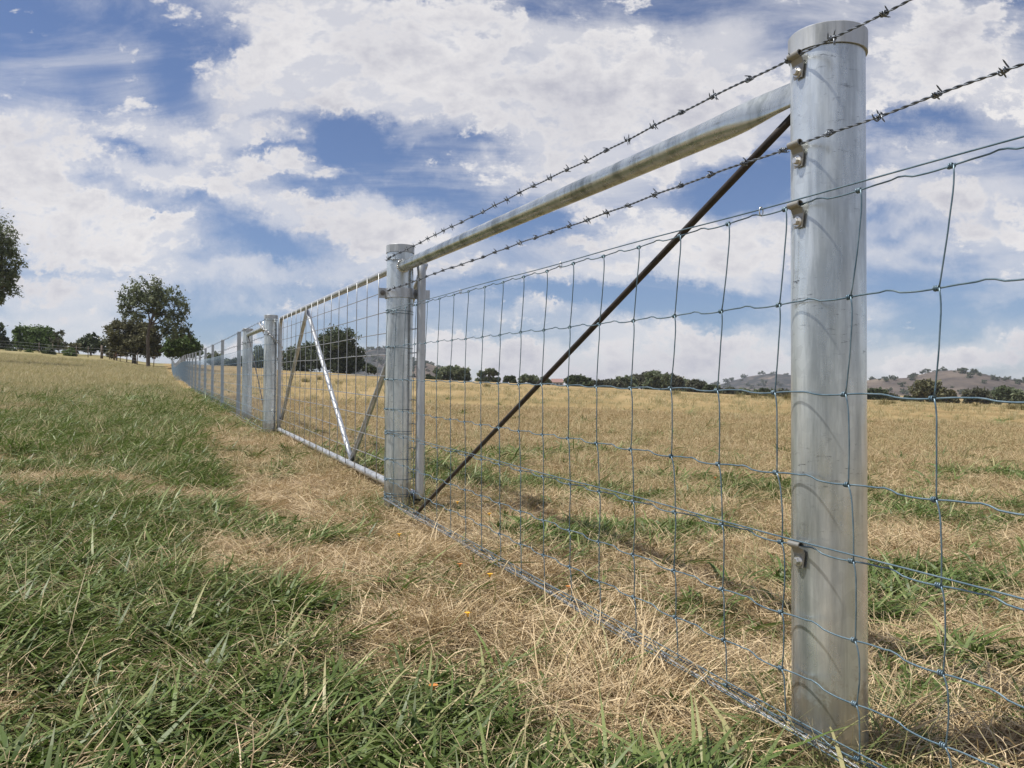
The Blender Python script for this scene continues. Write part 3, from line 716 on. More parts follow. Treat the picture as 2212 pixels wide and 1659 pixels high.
def leaves(blobs, n, size, seed, clump=.16, droop=0.0, shell=.55):
    """blobs: list of centre(3), radii(3). leaf quads gathered in clumps through each ellipsoid."""
    r = np.random.default_rng(seed); vol = np.array([a[1][0] * a[1][2] for a in blobs]); vol = vol / vol.sum()
    Vs = []; Hs = []
    for (c, rad), w in zip(blobs, vol):
        m = max(40, int(n * w)); nc = max(6, int(m / 26)); rad = np.array(rad); c = np.array(c)
        d = r.normal(size=(nc, 3)); d /= np.linalg.norm(d, axis=1)[:, None]
        cc = c + d * rad * (shell + (1 - shell) * r.random((nc, 1))) ** .8 * (1 + .16 * r.normal(size=(nc, 1)))
        idx = r.integers(0, nc, m); g = r.normal(size=(m, 3)) * clump * rad.mean() * r.uniform(.6, 1.5, nc)[idx][:, None]
        p = cc[idx] + g * np.array([1, 1, .8]); p[:, 2] -= droop * rad[2] * r.random(m) ** 2 * .5
        u = r.normal(size=(m, 3)); u /= np.linalg.norm(u, axis=1)[:, None]; q = r.normal(size=(m, 3)); v = np.cross(u, q); v /= np.linalg.norm(v, axis=1)[:, None]
        s = size * r.uniform(.5, 1.4, (m, 1))
        Vs.append(np.stack([p - u * s, p - v * s * .45, p + u * s, p + v * s * .45], 1).reshape(-1, 3))
        h = np.clip(r.random(nc)[idx] * .6 + .4 * r.random(m), 0, 1); Hs.append(np.repeat(h, 4))
    V = np.concatenate(Vs); k = len(V) // 4
    return V, np.arange(k * 4).reshape(k, 4), np.concatenate(Hs)
def limb(b, a, c, r0, r1, seed, wob=.08, n=7):
    r = np.random.default_rng(seed); q = np.linspace(0, 1, n)[:, None]; a = np.asarray(a, float); c = np.asarray(c, float)
    l = np.linalg.norm(c - a); P = a + (c - a) * q + np.array([0, 0, .12]) * l * np.sin(q * PI) + r.normal(size=(n, 3)) * wob * l * np.sin(q * PI) * .5
    P[0] = a; b.tube(P, np.linspace(r0, r1, n), 7, cap=False); return P
def tree(name, label, bx, D, blobs, leaf, n, size, trunk=(), tr=.25, bark='bark', group=None, seed=1, fork=None, droop=0, shell=.55, clump=.16, cat='tree', depth=.8):
    """bx: x of the trunk foot and D its distance; blobs (x, y, rx, ry) give the crown's lobes at that distance."""
    k = D / F; x0 = ray(bx, 800)[0] * D; base = np.array([x0, D, gz(x0, D)])
    o = empty(name, tuple(base), label, cat, group); r = random.Random(seed)
    B = []
    for (x, y, rx, ry) in blobs:
        c = px(x, y, D); c[1] += r.uniform(-.5, .5) * min(rx, 60) * k * depth
        B.append((c, (rx * k, min(rx, ry * 1.4) * k * depth + .1, ry * k)))
    V, Qd, h = leaves(B, n, size, seed, droop=droop, shell=shell, clump=clump)
    link(mesh_np('crown', V, Qd, M[leaf], o, False, {'hue': h}))
    b = MB(); pts = [base - up * .3] + [px(x, y, D) for x, y in trunk]
    if len(pts) < 2: pts.append(B[0][0])
    q = np.linspace(0, 1, len(pts)); qs = np.linspace(0, 1, 12); P = np.stack([np.interp(qs, q, np.array(pts)[:, i]) for i in range(3)], -1)
    b.tube(P, np.linspace(tr, tr * .55, 12), 9, cap=False)
    top = P[-1]; f2 = P[8]
    for i, (c, rad) in enumerate(B):
        s0 = top if i % 2 else f2
        Q_ = limb(b, s0, c, tr * .42, tr * .14, seed * 31 + i)
        if tr > .12:
            for j in range(4):
                e = np.array(c) + np.array([r.uniform(-1, 1) * rad[0] * .8, r.uniform(-1, 1) * rad[1] * .8, r.uniform(-.6, .8) * rad[2]])
                limb(b, Q_[3 + j % 3], e, tr * .15, tr * .04, seed * 77 + i * 5 + j, n=5)
    b.build('trunk', M[bark], o); return o

GRP = 'eucalypts on the left rise'
tree('gum_tree', 'tall gum tree with a spreading open crown, standing alone on the left rise', 320, 85,
     [(325,625,42,24),(285,640,28,24),(362,640,34,26),(270,665,20,20),(390,668,22,26),(330,655,40,20),(378,695,22,22),(398,712,16,20),(372,722,22,14),(300,680,22,12),(345,680,20,16),(352,706,16,14)],
     'leaf_olive', 9500, .14, [(320,765),(319,735),(322,705),(332,678)], .21, 'bark_dark', GRP, 3, droop=.5, shell=.4, clump=.135)
tree('gum_tree', 'part of a big gum crown hanging in at the left edge of the picture', -70, 62,
     [(-5,525,32,34),(-40,500,60,40),(12,568,30,34),(-30,590,50,40),(8,615,28,24),(-38,640,40,22),(-70,560,50,50),(-2,640,18,14)], 'leaf_olive', 17000, .115, [(-75,760),(-70,700),(-60,640)], .32, 'bark', GRP, 5, droop=.4)
tree('broad_tree', 'rounded brown-green tree directly behind the trunk of the tall gum', 290, 93,
     [(262,722,28,26),(295,712,28,24),(325,728,24,26),(258,745,24,18),(290,745,30,22),(328,755,22,18),(300,728,30,24)], 'leaf_brown', 17000, .17, [(290,775),(290,760)], .3, 'bark', GRP, 8, clump=.14)
tree('fig_tree', 'dense dark green round tree beside the far end of the fence', 395, 89,
     [(380,742,22,20),(405,745,24,20),(392,755,32,18),(418,757,14,13),(370,757,16,13)], 'leaf_green', 15000, .14, [(395,775),(395,762)], .3, 'bark', None, 12, clump=.13)
tree('fig_tree', 'low broad green tree at the far left with several short trunks', 65, 112,
     [(55,722,22,14),(85,722,26,17),(110,736,20,14),(40,740,14,12),(80,742,34,14),(125,748,12,8)], 'leaf_green', 12000, .19, [(68,755),(72,742)], .25, 'bark', None, 14)
tree('sapling', 'thin wispy grey sapling between the low green trees on the left', 128, 110,
     [(124,722,11,10),(118,735,8,8),(132,745,12,10),(145,752,10,8)], 'leaf_grey', 900, .16, [(126,750),(125,730)], .08, 'bark', None, 15)
tree('broad_tree', 'small dark tree with a ragged top, left of the tall gum', 196, 112,
     [(180,740,14,10),(200,730,12,9),(198,748,24,10),(222,742,14,9),(185,752,16,8),(225,756,12,7)], 'leaf_dark', 6500, .19, [(196,765),(196,752)], .18, 'bark', None, 16)
tree('broad_tree', 'dark tree cut by the left edge low on the rise', -8, 108, [(-8,722,18,22),(-2,745,20,20),(15,758,12,14)], 'leaf_dark', 4500, .19, [(-8,765)], .2, 'bark', None, 17)
for i, (x, y, rx, ry, D, lab) in enumerate([(104,762,12,12,98,'dark bush under the low green trees on the left'),(62,765,10,9,97,'round bush below the low broad green tree'),(160,752,12,14,104,'straggly bush beside the wispy sapling'),
        (30,766,14,10,98,'squat bush near the left edge on the rise'),(150,766,12,9,99,'low bush at the fence left of the ragged tree'),(240,765,8,6,98,'small bush in front of the rounded brown-green tree'),(250,748,10,12,100,'bush peeping out left of the rounded brown-green tree')]):
    tree('bush', lab, x, D, [(x, y, rx, ry), (x + 3, y + 3, rx * .8, ry * .8)], ['leaf_dark', 'leaf_green', 'leaf_brown'][i % 3], 1300, .16, (), .05, 'bark', 'bushes on the left rise', 40 + i, cat='bush')
GM = 'trees behind the gate'
tree('cypress', 'large dark rounded tree seen through the right half of the gate', 738, 150,
     [(735,735,34,26),(715,765,30,30),(760,770,26,26),(740,790,46,18),(778,792,14,12),(700,740,16,16)], 'leaf_dark', 15000, .26, [(738,795)], .4, 'bark', GM, 21, clump=.13)
tree('gum_tree', 'dark leafy tree behind the left half of the gate', 665, 152, [(668,755,20,16),(650,770,22,20),(680,780,24,20),(625,775,22,20),(640,790,30,14)], 'leaf_dark', 9000, .26, [(662,795),(662,780)], .3, 'bark', GM, 22)
tree('gum_tree', 'pale-stemmed tree just left of the latch post behind the mesh', 560, 140, [(558,765,12,18),(565,780,14,16),(550,785,12,12)], 'leaf_olive', 3500, .26, [(559,798),(559,780)], .2, 'bark', GM, 23)
tree('gum_tree', 'small round tree behind the fourth steel post', 470, 142, [(462,775,14,14),(475,785,14,10)], 'leaf_olive', 2800, .25, [(467,795)], .2, 'bark', GM, 24)
tree('broad_tree', 'low dark tree seen between the steel posts beyond the gate', 515, 144, [(505,784,13,9),(522,783,14,10),(490,782,8,8)], 'leaf_dark', 2800, .25, [(513,795)], .2, 'bark', GM, 25)
tree('bush', 'small dark bush right of the large dark tree, left of the gate post', 797, 148, [(795,796,12,8),(805,800,9,6)], 'leaf_dark', 1200, .25, (), .08, 'bark', None, 26, cat='bush')
GR = 'trees along the far edge of the paddock'
def row(x, y0, y1, w, D, leaf, lab, n, seed, name='gum_tree', tr=.2):
    h = y1 - y0
    bl = [(x - w * .22, y0 + h * .35, w * .3, h * .32), (x + w * .2, y0 + h * .42, w * .3, h * .34), (x, y0 + h * .25, w * .22, h * .24), (x - w * .36, y0 + h * .62, w * .17, h * .24), (x + w * .36, y0 + h * .66, w * .17, h * .22)]
    return tree(name, lab, x, D, bl, leaf, n, D * .0021, [(x, y0 + h * .8), (x, y0 + h * .5)], tr, 'bark', GR, seed, clump=.15)
row(930, 812, 830, 18, 170, 'leaf_dark', 'small dark tree just right of the gate stile', 1400, 51)
row(978, 792, 830, 72, 175, 'leaf_olive', 'wide olive gum just right of the gate, the largest before the roof', 6500, 52)
tree('gum_tree', 'scraggy tree with bare forked limbs right of the wide olive gum', 1050, 172, [(1058,804,13,6),(1040,808,8,5),(1070,806,7,5),(1040,820,12,7),(1066,821,14,7)], 'leaf_olive', 2600, .34, [(1052,826),(1050,812)], .25, 'bark', GR, 53)
row(1102, 813, 832, 28, 178, 'leaf_dark', 'low dark tree, second right of the scraggy tree', 2000, 54)
row(1143, 811, 834, 40, 176, 'leaf_olive', 'low olive tree just left of where the rusty rod crosses the skyline', 3000, 55)
row(1178, 815, 834, 22, 180, 'leaf_olive', 'small olive tree behind the rusty rod', 1500, 56)
row(1251, 812, 846, 54, 165, 'leaf_dark', 'dark green tree right of the red roofed house', 4800, 57)
row(1290, 822, 846, 34, 180, 'leaf_grey', 'grey-green low tree joining the dark tree to the wooded knoll', 2200, 58)
KN = ['grey-green tree at the left foot of the wooded knoll', 'tree on the left shoulder of the wooded knoll', 'tree at the left top of the wooded knoll', 'highest tree of the wooded knoll',
      'tree on the right top of the wooded knoll', 'tree on the right shoulder of the wooded knoll', 'tree low on the right end of the wooded knoll']
for i, (x, y0, y1, w) in enumerate([(1325,822,852,44),(1352,812,850,46),(1385,808,852,52),(1420,803,854,54),(1452,810,855,46),(1478,818,858,40),(1504,820,862,42)]):
    row(x, y0, y1, w, 190 + (i % 3) * 14, ['leaf_grey', 'leaf_olive'][i % 2], KN[i], 4200, 60 + i)
KF = ['dark bush along the foot of the wooded knoll, leftmost of three', 'dark bush in the middle of the knoll foot', 'dark bush at the right of the knoll foot']
for i, (x, y0, y1, w) in enumerate([(1345,840,856,60),(1400,842,860,66),(1462,845,864,60)]): row(x, y0, y1, w, 160, 'leaf_dark', KF[i], 2400, 70 + i, 'bush', .1)
RW = ['olive tree first right of the wooded knoll', 'low tree second right of the wooded knoll', 'low tree third right of the wooded knoll', 'low tree fourth right of the wooded knoll', 'dark tree touching the left side of the big near post', 'low tree hidden partly by the big near post', 'low tree directly right of the big near post']
for i, (x, y0, y1, w) in enumerate([(1540,832,866,40),(1572,840,868,44),(1612,842,868,46),(1652,838,868,44),(1695,842,868,40),(1850,842,876,50),(1892,840,876,46)]):
    row(x, y0, y1, w, 185, ['leaf_dark', 'leaf_grey', 'leaf_olive'][i % 3], RW[i], 2800, 80 + i)
row(1962, 856, 880, 28, 150, 'leaf_dark', 'round dark bush right of the big near post, below the brown tree', 2600, 91, 'bush')
row(2006, 822, 882, 62, 155, 'leaf_brown', 'tallest brownish tree on the right, in front of the tan hill', 6500, 92, tr=.28)
row(2050, 840, 884, 36, 152, 'leaf_brown', 'brownish tree with a narrow foot, next right of the tallest', 3200, 93)
row(2110, 838, 882, 54, 156, 'leaf_grey', 'grey-green tree alone in front of the middle of the tan hill', 4200, 94)
row(2180, 838, 880, 70, 158, 'leaf_olive', 'wide dark tree at the right edge of the plain', 5500, 95)
row(1925, 850, 878, 40, 190, 'leaf_grey', 'hazy grey tree between the near post and the round dark bush', 2400, 96)

# tussocks standing on the brow of the field
def tussock_mesh(seed, H=.9, n=160):
    r = np.random.default_rng(seed); V = []; h = []
    for i in range(n):
        a = r.uniform(0, 2 * PI); l = H * r.uniform(.3, .85); s = r.uniform(.1, .8); w = .016
        d = np.array([math.cos(a), math.sin(a), 0]); p = d * r.uniform(0, .45); tt = np.cross(d, up) * w
        m_ = p + d * s * l * .4 + up * l * .55; e = p + d * s * l + up * l
        V += [p - tt, p + tt, m_ + tt * .7, m_ - tt * .7, m_ - tt * .7, m_ + tt * .7, e + tt * .1, e - tt * .1]; h += [r.random()] * 8
    return mesh_np('tussock', V, np.arange(len(V)).reshape(-1, 4), M['g_tuss'], None, False, {'hue': h}).data
M['g_tuss'] = leafmat('tussock_blades', [(0, (.12, .13, .05)), (.5, (.22, .20, .09)), (1, (.36, .29, .16))])
tm = [tussock_mesh(k) for k in range(3)]
for (x, D, s, lab) in [(1460,72,1.1,'low tussock on the brow under the right end of the wooded knoll'),(1632,70,1.25,'tussock on the brow, third left of the big near post'),(1600,76,1.0,'small tussock on the brow, fourth left of the big near post'),(1665,68,1.35,'bushy tussock on the brow, second left of the big near post'),(1700,66,1.2,'tussock at the left edge of the big near post'),
        (1909,52,.85,'dark tussock on the brow, first right of the big near post'),(1929,60,.7,'small tussock just right of the first dark tussock'),(2109,58,.7,'lone tussock in front of the grey-green tree'),(2186,50,.85,'tussock near the right edge of the field, left of a bigger one'),(2207,48,1.0,'bigger tussock at the right edge of the field'),
        (1052,80,1.0,'tussock on the brow below the scraggy tree'),(660,60,.8,'dark tussock behind the gate, between its braces'),(732,58,.7,'dark tussock behind the gate, right of its bright brace'),(690,75,.8,'small tussock behind the top of the bright gate brace')]:
    x0 = ray(x, 860)[0] * D; o = bpy.data.objects.new('tussock', random.choice(tm)); o.location = (x0, D, gz(x0, D) - .03); o.scale = (s * .9, s * .9, s * .75); o.rotation_euler = (0, 0, random.uniform(0, 6)); link(o)
    tag(o, lab, 'tussock', 'grass tussocks on the brow of the field')

# ------------------------------------------------------------------ old timber fence and rails on the left rise
M['timber'] = wiremat('old_timber', (.09, .07, .055), (.20, .16, .13), .9, 0)
M['rust'] = wiremat('rusty_rails', (.12, .05, .025), (.24, .12, .07), .9, 0)
for (x, D, H, r, nm, lab) in [(401,96,1.1,.05,'timber_post','slim timber post under the round green tree'),(219.5,94,1.5,.16,'timber_post','thick old timber post left of the rusty rails'),(246.5,95,1.5,.11,'timber_post','old timber post at the left end of the rusty rails'),
        (236,95,1.3,.05,'timber_post','thin post between the two thick timber posts'),(259.5,95,1.35,.05,'timber_post','thin post under the right part of the rusty rails'),(297,90,1.3,.05,'timber_post','thin leaning post left of the tall gum trunk'),(332,88,1.2,.05,'timber_post','thin post right of the tall gum trunk'),
        (165,98,1.3,.05,'timber_post','thin post left of the ragged dark tree'),(114,100,1.3,.05,'timber_post','thin post near the wispy sapling'),(190,97,1.3,.05,'timber_post','thin post below the ragged dark tree'),(84,101,1.3,.05,'timber_post','thin post right of the low green tree')]:
    x0 = ray(x, 780)[0] * D; z = gz(x0, D); o = empty(nm, (x0, D, float(z)), lab, 'fence post', 'old timber fence on the left rise')
    b = MB(); lean = random.uniform(-.05, .05); P = [(x0, D, z - .3), (x0 + lean * .5, D, z + H * .5), (x0 + lean, D, z + H)]
    b.tube(P, [r, r * .95, r * .85], 8); b.build('post', M['timber'], o)
D = 95.0; xa, xb = ray(247, 780)[0] * D, ray(275, 780)[0] * D; z = float(gz((xa + xb) / 2, D))
o = empty('rail_stack', ((xa + xb) / 2, D, z), 'rusty brown rails stacked high behind the old timber posts', 'rail stack')
b = MB()
for k in range(5): b.tube([(xa, D + .2, z + .62 + .16 * k), ((xa + xb) / 2, D + .2, z + .60 + .16 * k), (xb - .1 * k, D + .2, z + .62 + .15 * k)], .07, 7)
b.build('rail', M['rust'], o)
b = MB(); b.tube([(xb - .15, D + .2, z - .2), (xb - .15, D + .2, z + .7)], .06, 7); b.tube([(xa + .2, D + .2, z - .2), (xa + .2, D + .2, z + .7)], .06, 7); b.build('leg', M['timber'], o)
ts = np.linspace(-60, 345, 60)
b = MB()
for h in (.4, .75, 1.1):
    b.tube([(ray(x, 780)[0] * Dq, Dq, gz(ray(x, 780)[0] * Dq, Dq) + h) for x, Dq in zip(ts, np.linspace(104, 88, 60))], .008, 4)
o = b.build('plain_wire', M['grey_wire']); tag(o, 'thin plain wires of the old timber fence on the left rise', 'fence wire')

# ------------------------------------------------------------------ farm house far off
D = 420.0; k = D / F; c = px(1203, 836, D); w = 13 * k; o = empty('farm_house', tuple(c), 'tiny farm house with a red roof beyond the paddock', 'house')
M['wall'] = material('house_wall', .8, (.42, .40, .37))[0]; M['roof'] = material('house_roof', .6, (.26, .15, .125))[0]; M['pane'] = material('house_window', .2, (.05, .06, .07))[0]
b = MB(); b.box(c + np.array([0, 0, 1.2]), (w, 0, 0), (0, 4, 0), (0, 0, 1.3)); b.build('wall', M['wall'], o, smooth=False)
b = MB(); z0 = 2.3 + c[2]; e = w + .5
b.add([(c[0] - e, D - 4.6, z0), (c[0] + e, D - 4.6, z0), (c[0] + e * .8, D, z0 + 1.9), (c[0] - e * .8, D, z0 + 1.9), (c[0] + e, D + 4.6, z0), (c[0] - e, D + 4.6, z0)], [(0, 1, 2, 3), (3, 2, 4, 5)], [(1, 4, 2), (0, 3, 5)]); b.build('roof', M['roof'], o, smooth=False)
for q in (-.6, 0, .6):
    b = MB(); b.box(c + np.array([q * w, -4.02, 1.4]), (.5, 0, 0), (0, .03, 0), (0, 0, .45)); b.build('window', M['pane'], o, smooth=False)

# ------------------------------------------------------------------ hills with trees dotted over them
mh, t, b = material('hill_grass', .95, spec=.05)
gp = N(t, 'ShaderNodeNewGeometry').outputs['Position']
hn = noise(t, gp, .018, 8, .62); hn2 = noise(t, gp, .004, 5, .55)
c = ramp(t, hn, [(.38, (.065, .056, .05)), (.52, (.125, .102, .085)), (.68, (.19, .155, .12))])
t.links.new(c, b.inputs['Base Color'])
mw, t, b = material('hill_scrub', .95, spec=.05)
gp = N(t, 'ShaderNodeNewGeometry').outputs['Position']
c = ramp(t, noise(t, gp, .045, 9, .72), [(.45, (.03, .036, .036)), (.55, (.07, .066, .062)), (.68, (.20, .16, .13))])
t.links.new(c, b.inputs['Base Color'])
def ridge(sil, D, W_, foot, mat, seed, name='hills'):
    sil = np.array(sil, float); xs = np.linspace(sil[0, 0], sil[-1, 0], 120); ys = np.interp(xs, sil[:, 0], sil[:, 1])
    r = np.random.default_rng(seed); ys = ys + np.convolve(r.normal(size=126) * .6, np.ones(7) / 7, 'valid')
    V = []; nj = 25
    tops = []
    for x, y in zip(xs, ys):
        t_ = px(x, y, D); fz = px(x, foot, D)[2]
        for j in range(nj):
            q = j / (nj - 1) * 2 - 1; yy_ = D + q * W_; hh = (1 - abs(q) ** 1.35); hh = _sm(max(hh, 0)) if hh < 1 else 1
            hn_ = float(vn(np.array(t_[0] * .01 + 40), np.array(yy_ * .01 + 40)) - .5) * .22 * min(1, abs(q) * 3)
            V.append((t_[0] * (1 + q * W_ / D * .6), yy_, fz - 6 + (t_[2] - fz + 6) * max(0, hh * (1 + hn_))))
    i = np.arange(119)[:, None] * nj; j = np.arange(nj - 1)[None]
    Q = np.stack([i + j, i + nj + j, i + nj + j + 1, i + j + 1], -1).reshape(-1, 4)
    o = link(mesh_np(name, V, Q, mat)); tag(o, kind='structure'); return np.array(V).reshape(120, nj, 3)
H1 = ridge([(740,800),(775,775),(800,764),(840,760),(860,768),(900,786),(935,795),(960,802),(985,812),(1010,832)], 1250, 330, 838, mw, 1)
H2 = ridge([(840,840),(890,800),(905,789),(925,788),(945,794),(962,800),(990,818),(1015,840)], 900, 200, 842, mh, 2)
H3 = ridge([(1500,846),(1545,834),(1580,823),(1615,815),(1650,811),(1690,814),(1730,816),(1780,822),(1830,830),(1900,850)], 1600, 350, 860, mw, 3)
H4 = ridge([(1760,850),(1820,832),(1880,822),(1930,820),(1960,818),(1985,810),(2010,804),(2040,802),(2070,805),(2100,811),(2140,819),(2190,829),(2260,836),(2330,842),(2420,868)], 950, 260, 868, mh, 4)
H5 = ridge([(1100,838),(1170,834),(1230,832),(1300,836),(1360,840)], 1500, 200, 842, mh, 5)
def hill_tree_mesh(seed):
    V, Q, h = leaves([((0, 0, 3.2), (3.2, 3.2, 2.3)), ((1.6, 0, 4.4), (2, 2, 1.6)), ((-2, .5, 2.6), (1.8, 1.8, 1.4))], 420, .62, seed, clump=.2)
    b = MB(); b.tube([(0, 0, -1), (0, 0, 3)], [.4, .25], 5); Vb, Fb = b.arrays()
    n0 = len(V); me = mesh_np('hill_tree', np.vstack([V, Vb]), [Q] + [f + n0 for f in Fb], M['leaf_dark'], None, False, {'hue': np.r_[h, np.zeros(len(Vb))]}).data
    return me
hm = [hill_tree_mesh(k) for k in range(4)]
rs = random.Random(9)
def dot(Hg, n, lab, grp, x0, x1, bias=1.0, smin=.8, smax=1.7, jmin=3):
    c = 0; tries = 0
    while c < n and tries < n * 40:
        tries += 1; i = int(rs.uniform(x0, x1) * 119); j = rs.choice(range(jmin, 13))
        if rs.random() < .25: j = 12
        p = Hg[i, j]; q = Hg[min(i + 1, 119), min(j + 1, 24)]; w = rs.random(); p = p * (1 - w) + q * w if j < 12 else p
        dn = float(fbm(np.array(p[0] * .012), np.array(p[1] * .012 + p[2] * .03), 3))
        if rs.random() > bias * (dn - .25) * 2: continue
        o = bpy.data.objects.new('hill_tree', rs.choice(hm)); s = rs.uniform(smin, smax); o.location = p - np.array([0, 0, .6]); o.scale = (s * 1.1, s * 1.1, s); o.rotation_euler = (0, 0, rs.uniform(0, 6)); link(o)
        tag(o, lab, 'tree', grp); c += 1
dot(H4, 170, 'tiny dark tree dotted on the tan hill at the right', 'trees dotted on the tan right hill', .05, .95, 1.8, .35, 1.0)
dot(H2, 26, 'tiny dark tree dotted on the small tan hill beside the gate', 'trees dotted on the small tan hill', .2, .9, 1.8, .4, .9)
dot(H3, 60, 'tiny dark tree on the purple-grey hill left of the near post', 'trees on the purple-grey hill', .05, .9, 1.4, .7, 1.5)
dot(H1, 90, 'tiny dark tree on the flat-topped hill behind the gate', 'trees on the flat-topped hill', .05, .95, 1.4, .6, 1.3)

# ------------------------------------------------------------------ grass
def blade_set(n, lmin, lmax, wid, spread, lift, lay, seed, nseg=4, curl=.5, huelo=0, huehi=1, flat=0.0):
    """blades as ribbons of nseg quads; lay = how strongly they lean along +x"""
    r = np.random.default_rng(seed); V = np.zeros((n, nseg + 1, 2, 3)); hue = np.zeros(n)
    for i in range(n):
        a = r.normal() * (PI * (1 - lay)) if lay > 0 else r.uniform(0, 2 * PI)
        l = r.uniform(lmin, lmax); d = np.array([math.cos(a), math.sin(a), 0]); p = np.array([r.normal() * spread, r.normal() * spread, 0])
        el = math.radians(np.clip(r.normal(lift, 16), 3, 88)); w = wid * r.uniform(.6, 1.3); s = l / nseg
        side = np.cross(d, up); tw = r.uniform(-.7, .7); cu = curl * r.uniform(.2, 1.6); yaw = r.normal() * .25
        for k in range(nseg + 1):
            q = k / nseg; ww = w * (1 - q ** 2.2) * (0.75 + .5 * math.sin(min(1, q * 2) * PI / 2)) + .00015
            sd = side * math.cos(tw + q * .6) + up * math.sin(tw + q * .6)
            V[i, k, 0] = p - sd * ww; V[i, k, 1] = p + sd * ww
            dd = d * math.cos(el) + up * math.sin(el); p = p + dd * s; el -= cu / nseg * 1.6
            d = d * math.cos(yaw / nseg) + np.cross(up, d) * math.sin(yaw / nseg); side = np.cross(d, up)
            if p[2] < .002: p[2] = .002 + r.random() * .004; el = max(el, 0.0)
        hue[i] = r.uniform(huelo, huehi)
    base = (np.arange(n)[:, None] * (nseg + 1) + np.arange(nseg)[None]) * 2
    Q = np.stack([base, base + 1, base + 3, base + 2], -1).reshape(-1, 4)
    tip = np.tile(np.repeat(np.linspace(0, 1, nseg + 1), 2), n)
    return V.reshape(-1, 3), Q, np.repeat(hue, (nseg + 1) * 2), tip
def grassmat(name, stops, tipcol, trans=.3, spec=.35, rough=.45):
    m, t, b = material(name, rough, spec=spec)
    h = N(t, 'ShaderNodeAttribute', attribute_name='hue').outputs['Fac']; tp = N(t, 'ShaderNodeAttribute', attribute_name='tip').outputs['Fac']
    rn = N(t, 'ShaderNodeObjectInfo').outputs['Random']
    a = N(t, 'ShaderNodeMath', operation='MULTIPLY_ADD'); t.links.new(rn, a.inputs[0]); a.inputs[1].default_value = .35; t.links.new(h, a.inputs[2])
    a2 = N(t, 'ShaderNodeMath', operation='MULTIPLY'); t.links.new(a.outputs[0], a2.inputs[0]); a2.inputs[1].default_value = .74
    c = ramp(t, a2.outputs[0], stops)
    tf = N(t, 'ShaderNodeMath', operation='POWER'); t.links.new(tp, tf.inputs[0]); tf.inputs[1].default_value = 4
    tg = N(t, 'ShaderNodeMath', operation='MULTIPLY'); t.links.new(tf.outputs[0], tg.inputs[0]); tg.inputs[1].default_value = .6
    c = mix(t, tg.outputs[0], c, tipcol); t.links.new(c, b.inputs['Base Color'])
    tr = N(t, 'ShaderNodeBsdfTranslucent'); t.links.new(c, tr.inputs[0]); ms = N(t, 'ShaderNodeMixShader'); ms.inputs[0].default_value = trans
    t.links.new(b.outputs[0], ms.inputs[1]); t.links.new(tr.outputs[0], ms.inputs[2]); t.links.new(ms.outputs[0], t.nodes['Material Output'].inputs[0])
    return m
M['g_green'] = grassmat('green_blades', [(0, (.045, .082, .016)), (.45, (.105, .165, .036)), (.78, (.18, .245, .070)), (.93, (.30, .33, .14)), (1, (.48, .40, .22))], (.20, .20, .09))
M['g_dry'] = grassmat('straw_blades', [(0, (.20, .135, .07)), (.3, (.38, .275, .145)), (.6, (.55, .425, .245)), (.85, (.68, .55, .35)), (1, (.28, .27, .12))], (.62, .5, .36), .12, .3, .5)
M['g_mix'] = grassmat('yellowing_blades', [(0, (.13, .16, .055)), (.3, (.24, .245, .10)), (.55, (.38, .33, .175)), (1, (.56, .46, .29))], (.45, .36, .2), .3, .3, .5)
def proto_coll(name, defs, mat):
    c = bpy.data.collections.new(name)
    for k, d in enumerate(defs):
        V, Q, h, tp = blade_set(seed=100 + k * 7 + len(name), **d); o = mesh_np('%s_tuft' % name, V, Q, mat, None, False, {'hue': h, 'tip': tp}); c.objects.link(o)
    return c
cg = proto_coll('green', [dict(n=26, lmin=.07, lmax=.17, wid=.0031, spread=.024, lift=19, lay=.66, curl=.5), dict(n=24, lmin=.06, lmax=.15, wid=.0030, spread=.026, lift=26, lay=.5, curl=.7),
        dict(n=20, lmin=.08, lmax=.21, wid=.0029, spread=.028, lift=13, lay=.8, curl=.35), dict(n=22, lmin=.04, lmax=.10, wid=.0030, spread=.020, lift=40, lay=0, curl=.9)], M['g_green'])
cd = proto_coll('straw', [dict(n=46, lmin=.04, lmax=.12, wid=.0007, spread=.034, lift=5, lay=0, curl=.2, nseg=3), dict(n=46, lmin=.04, lmax=.13, wid=.00065, spread=.036, lift=9, lay=.55, curl=.6, nseg=3),
        dict(n=40, lmin=.05, lmax=.12, wid=.0007, spread=.030, lift=16, lay=.6, curl=1.1, nseg=4), dict(n=36, lmin=.03, lmax=.09, wid=.0008, spread=.036, lift=10, lay=0, curl=.6, nseg=3)], M['g_dry'])
cs = proto_coll('seeding', [dict(n=9, lmin=.14, lmax=.30, wid=.0007, spread=.03, lift=48, lay=.3, curl=.6), dict(n=8, lmin=.10, lmax=.24, wid=.0008, spread=.03, lift=62, lay=0, curl=.4),
        dict(n=10, lmin=.12, lmax=.26, wid=.0010, spread=.03, lift=38, lay=.5, curl=.7)], M['g_mix'])
cf = proto_coll('tall', [dict(n=26, lmin=.10, lmax=.26, wid=.0028, spread=.07, lift=62, lay=0, curl=.6, nseg=2), dict(n=26, lmin=.08, lmax=.20, wid=.0030, spread=.08, lift=50, lay=.2, curl=.8, nseg=2)], M['g_mix'])
M['g_gold'] = grassmat('golden_blades', [(0, (.13, .13, .05)), (.22, (.27, .215, .11)), (.5, (.38, .29, .155)), (.8, (.45, .35, .195)), (1, (.52, .41, .25))], (.5, .38, .22), .15, .25, .55)
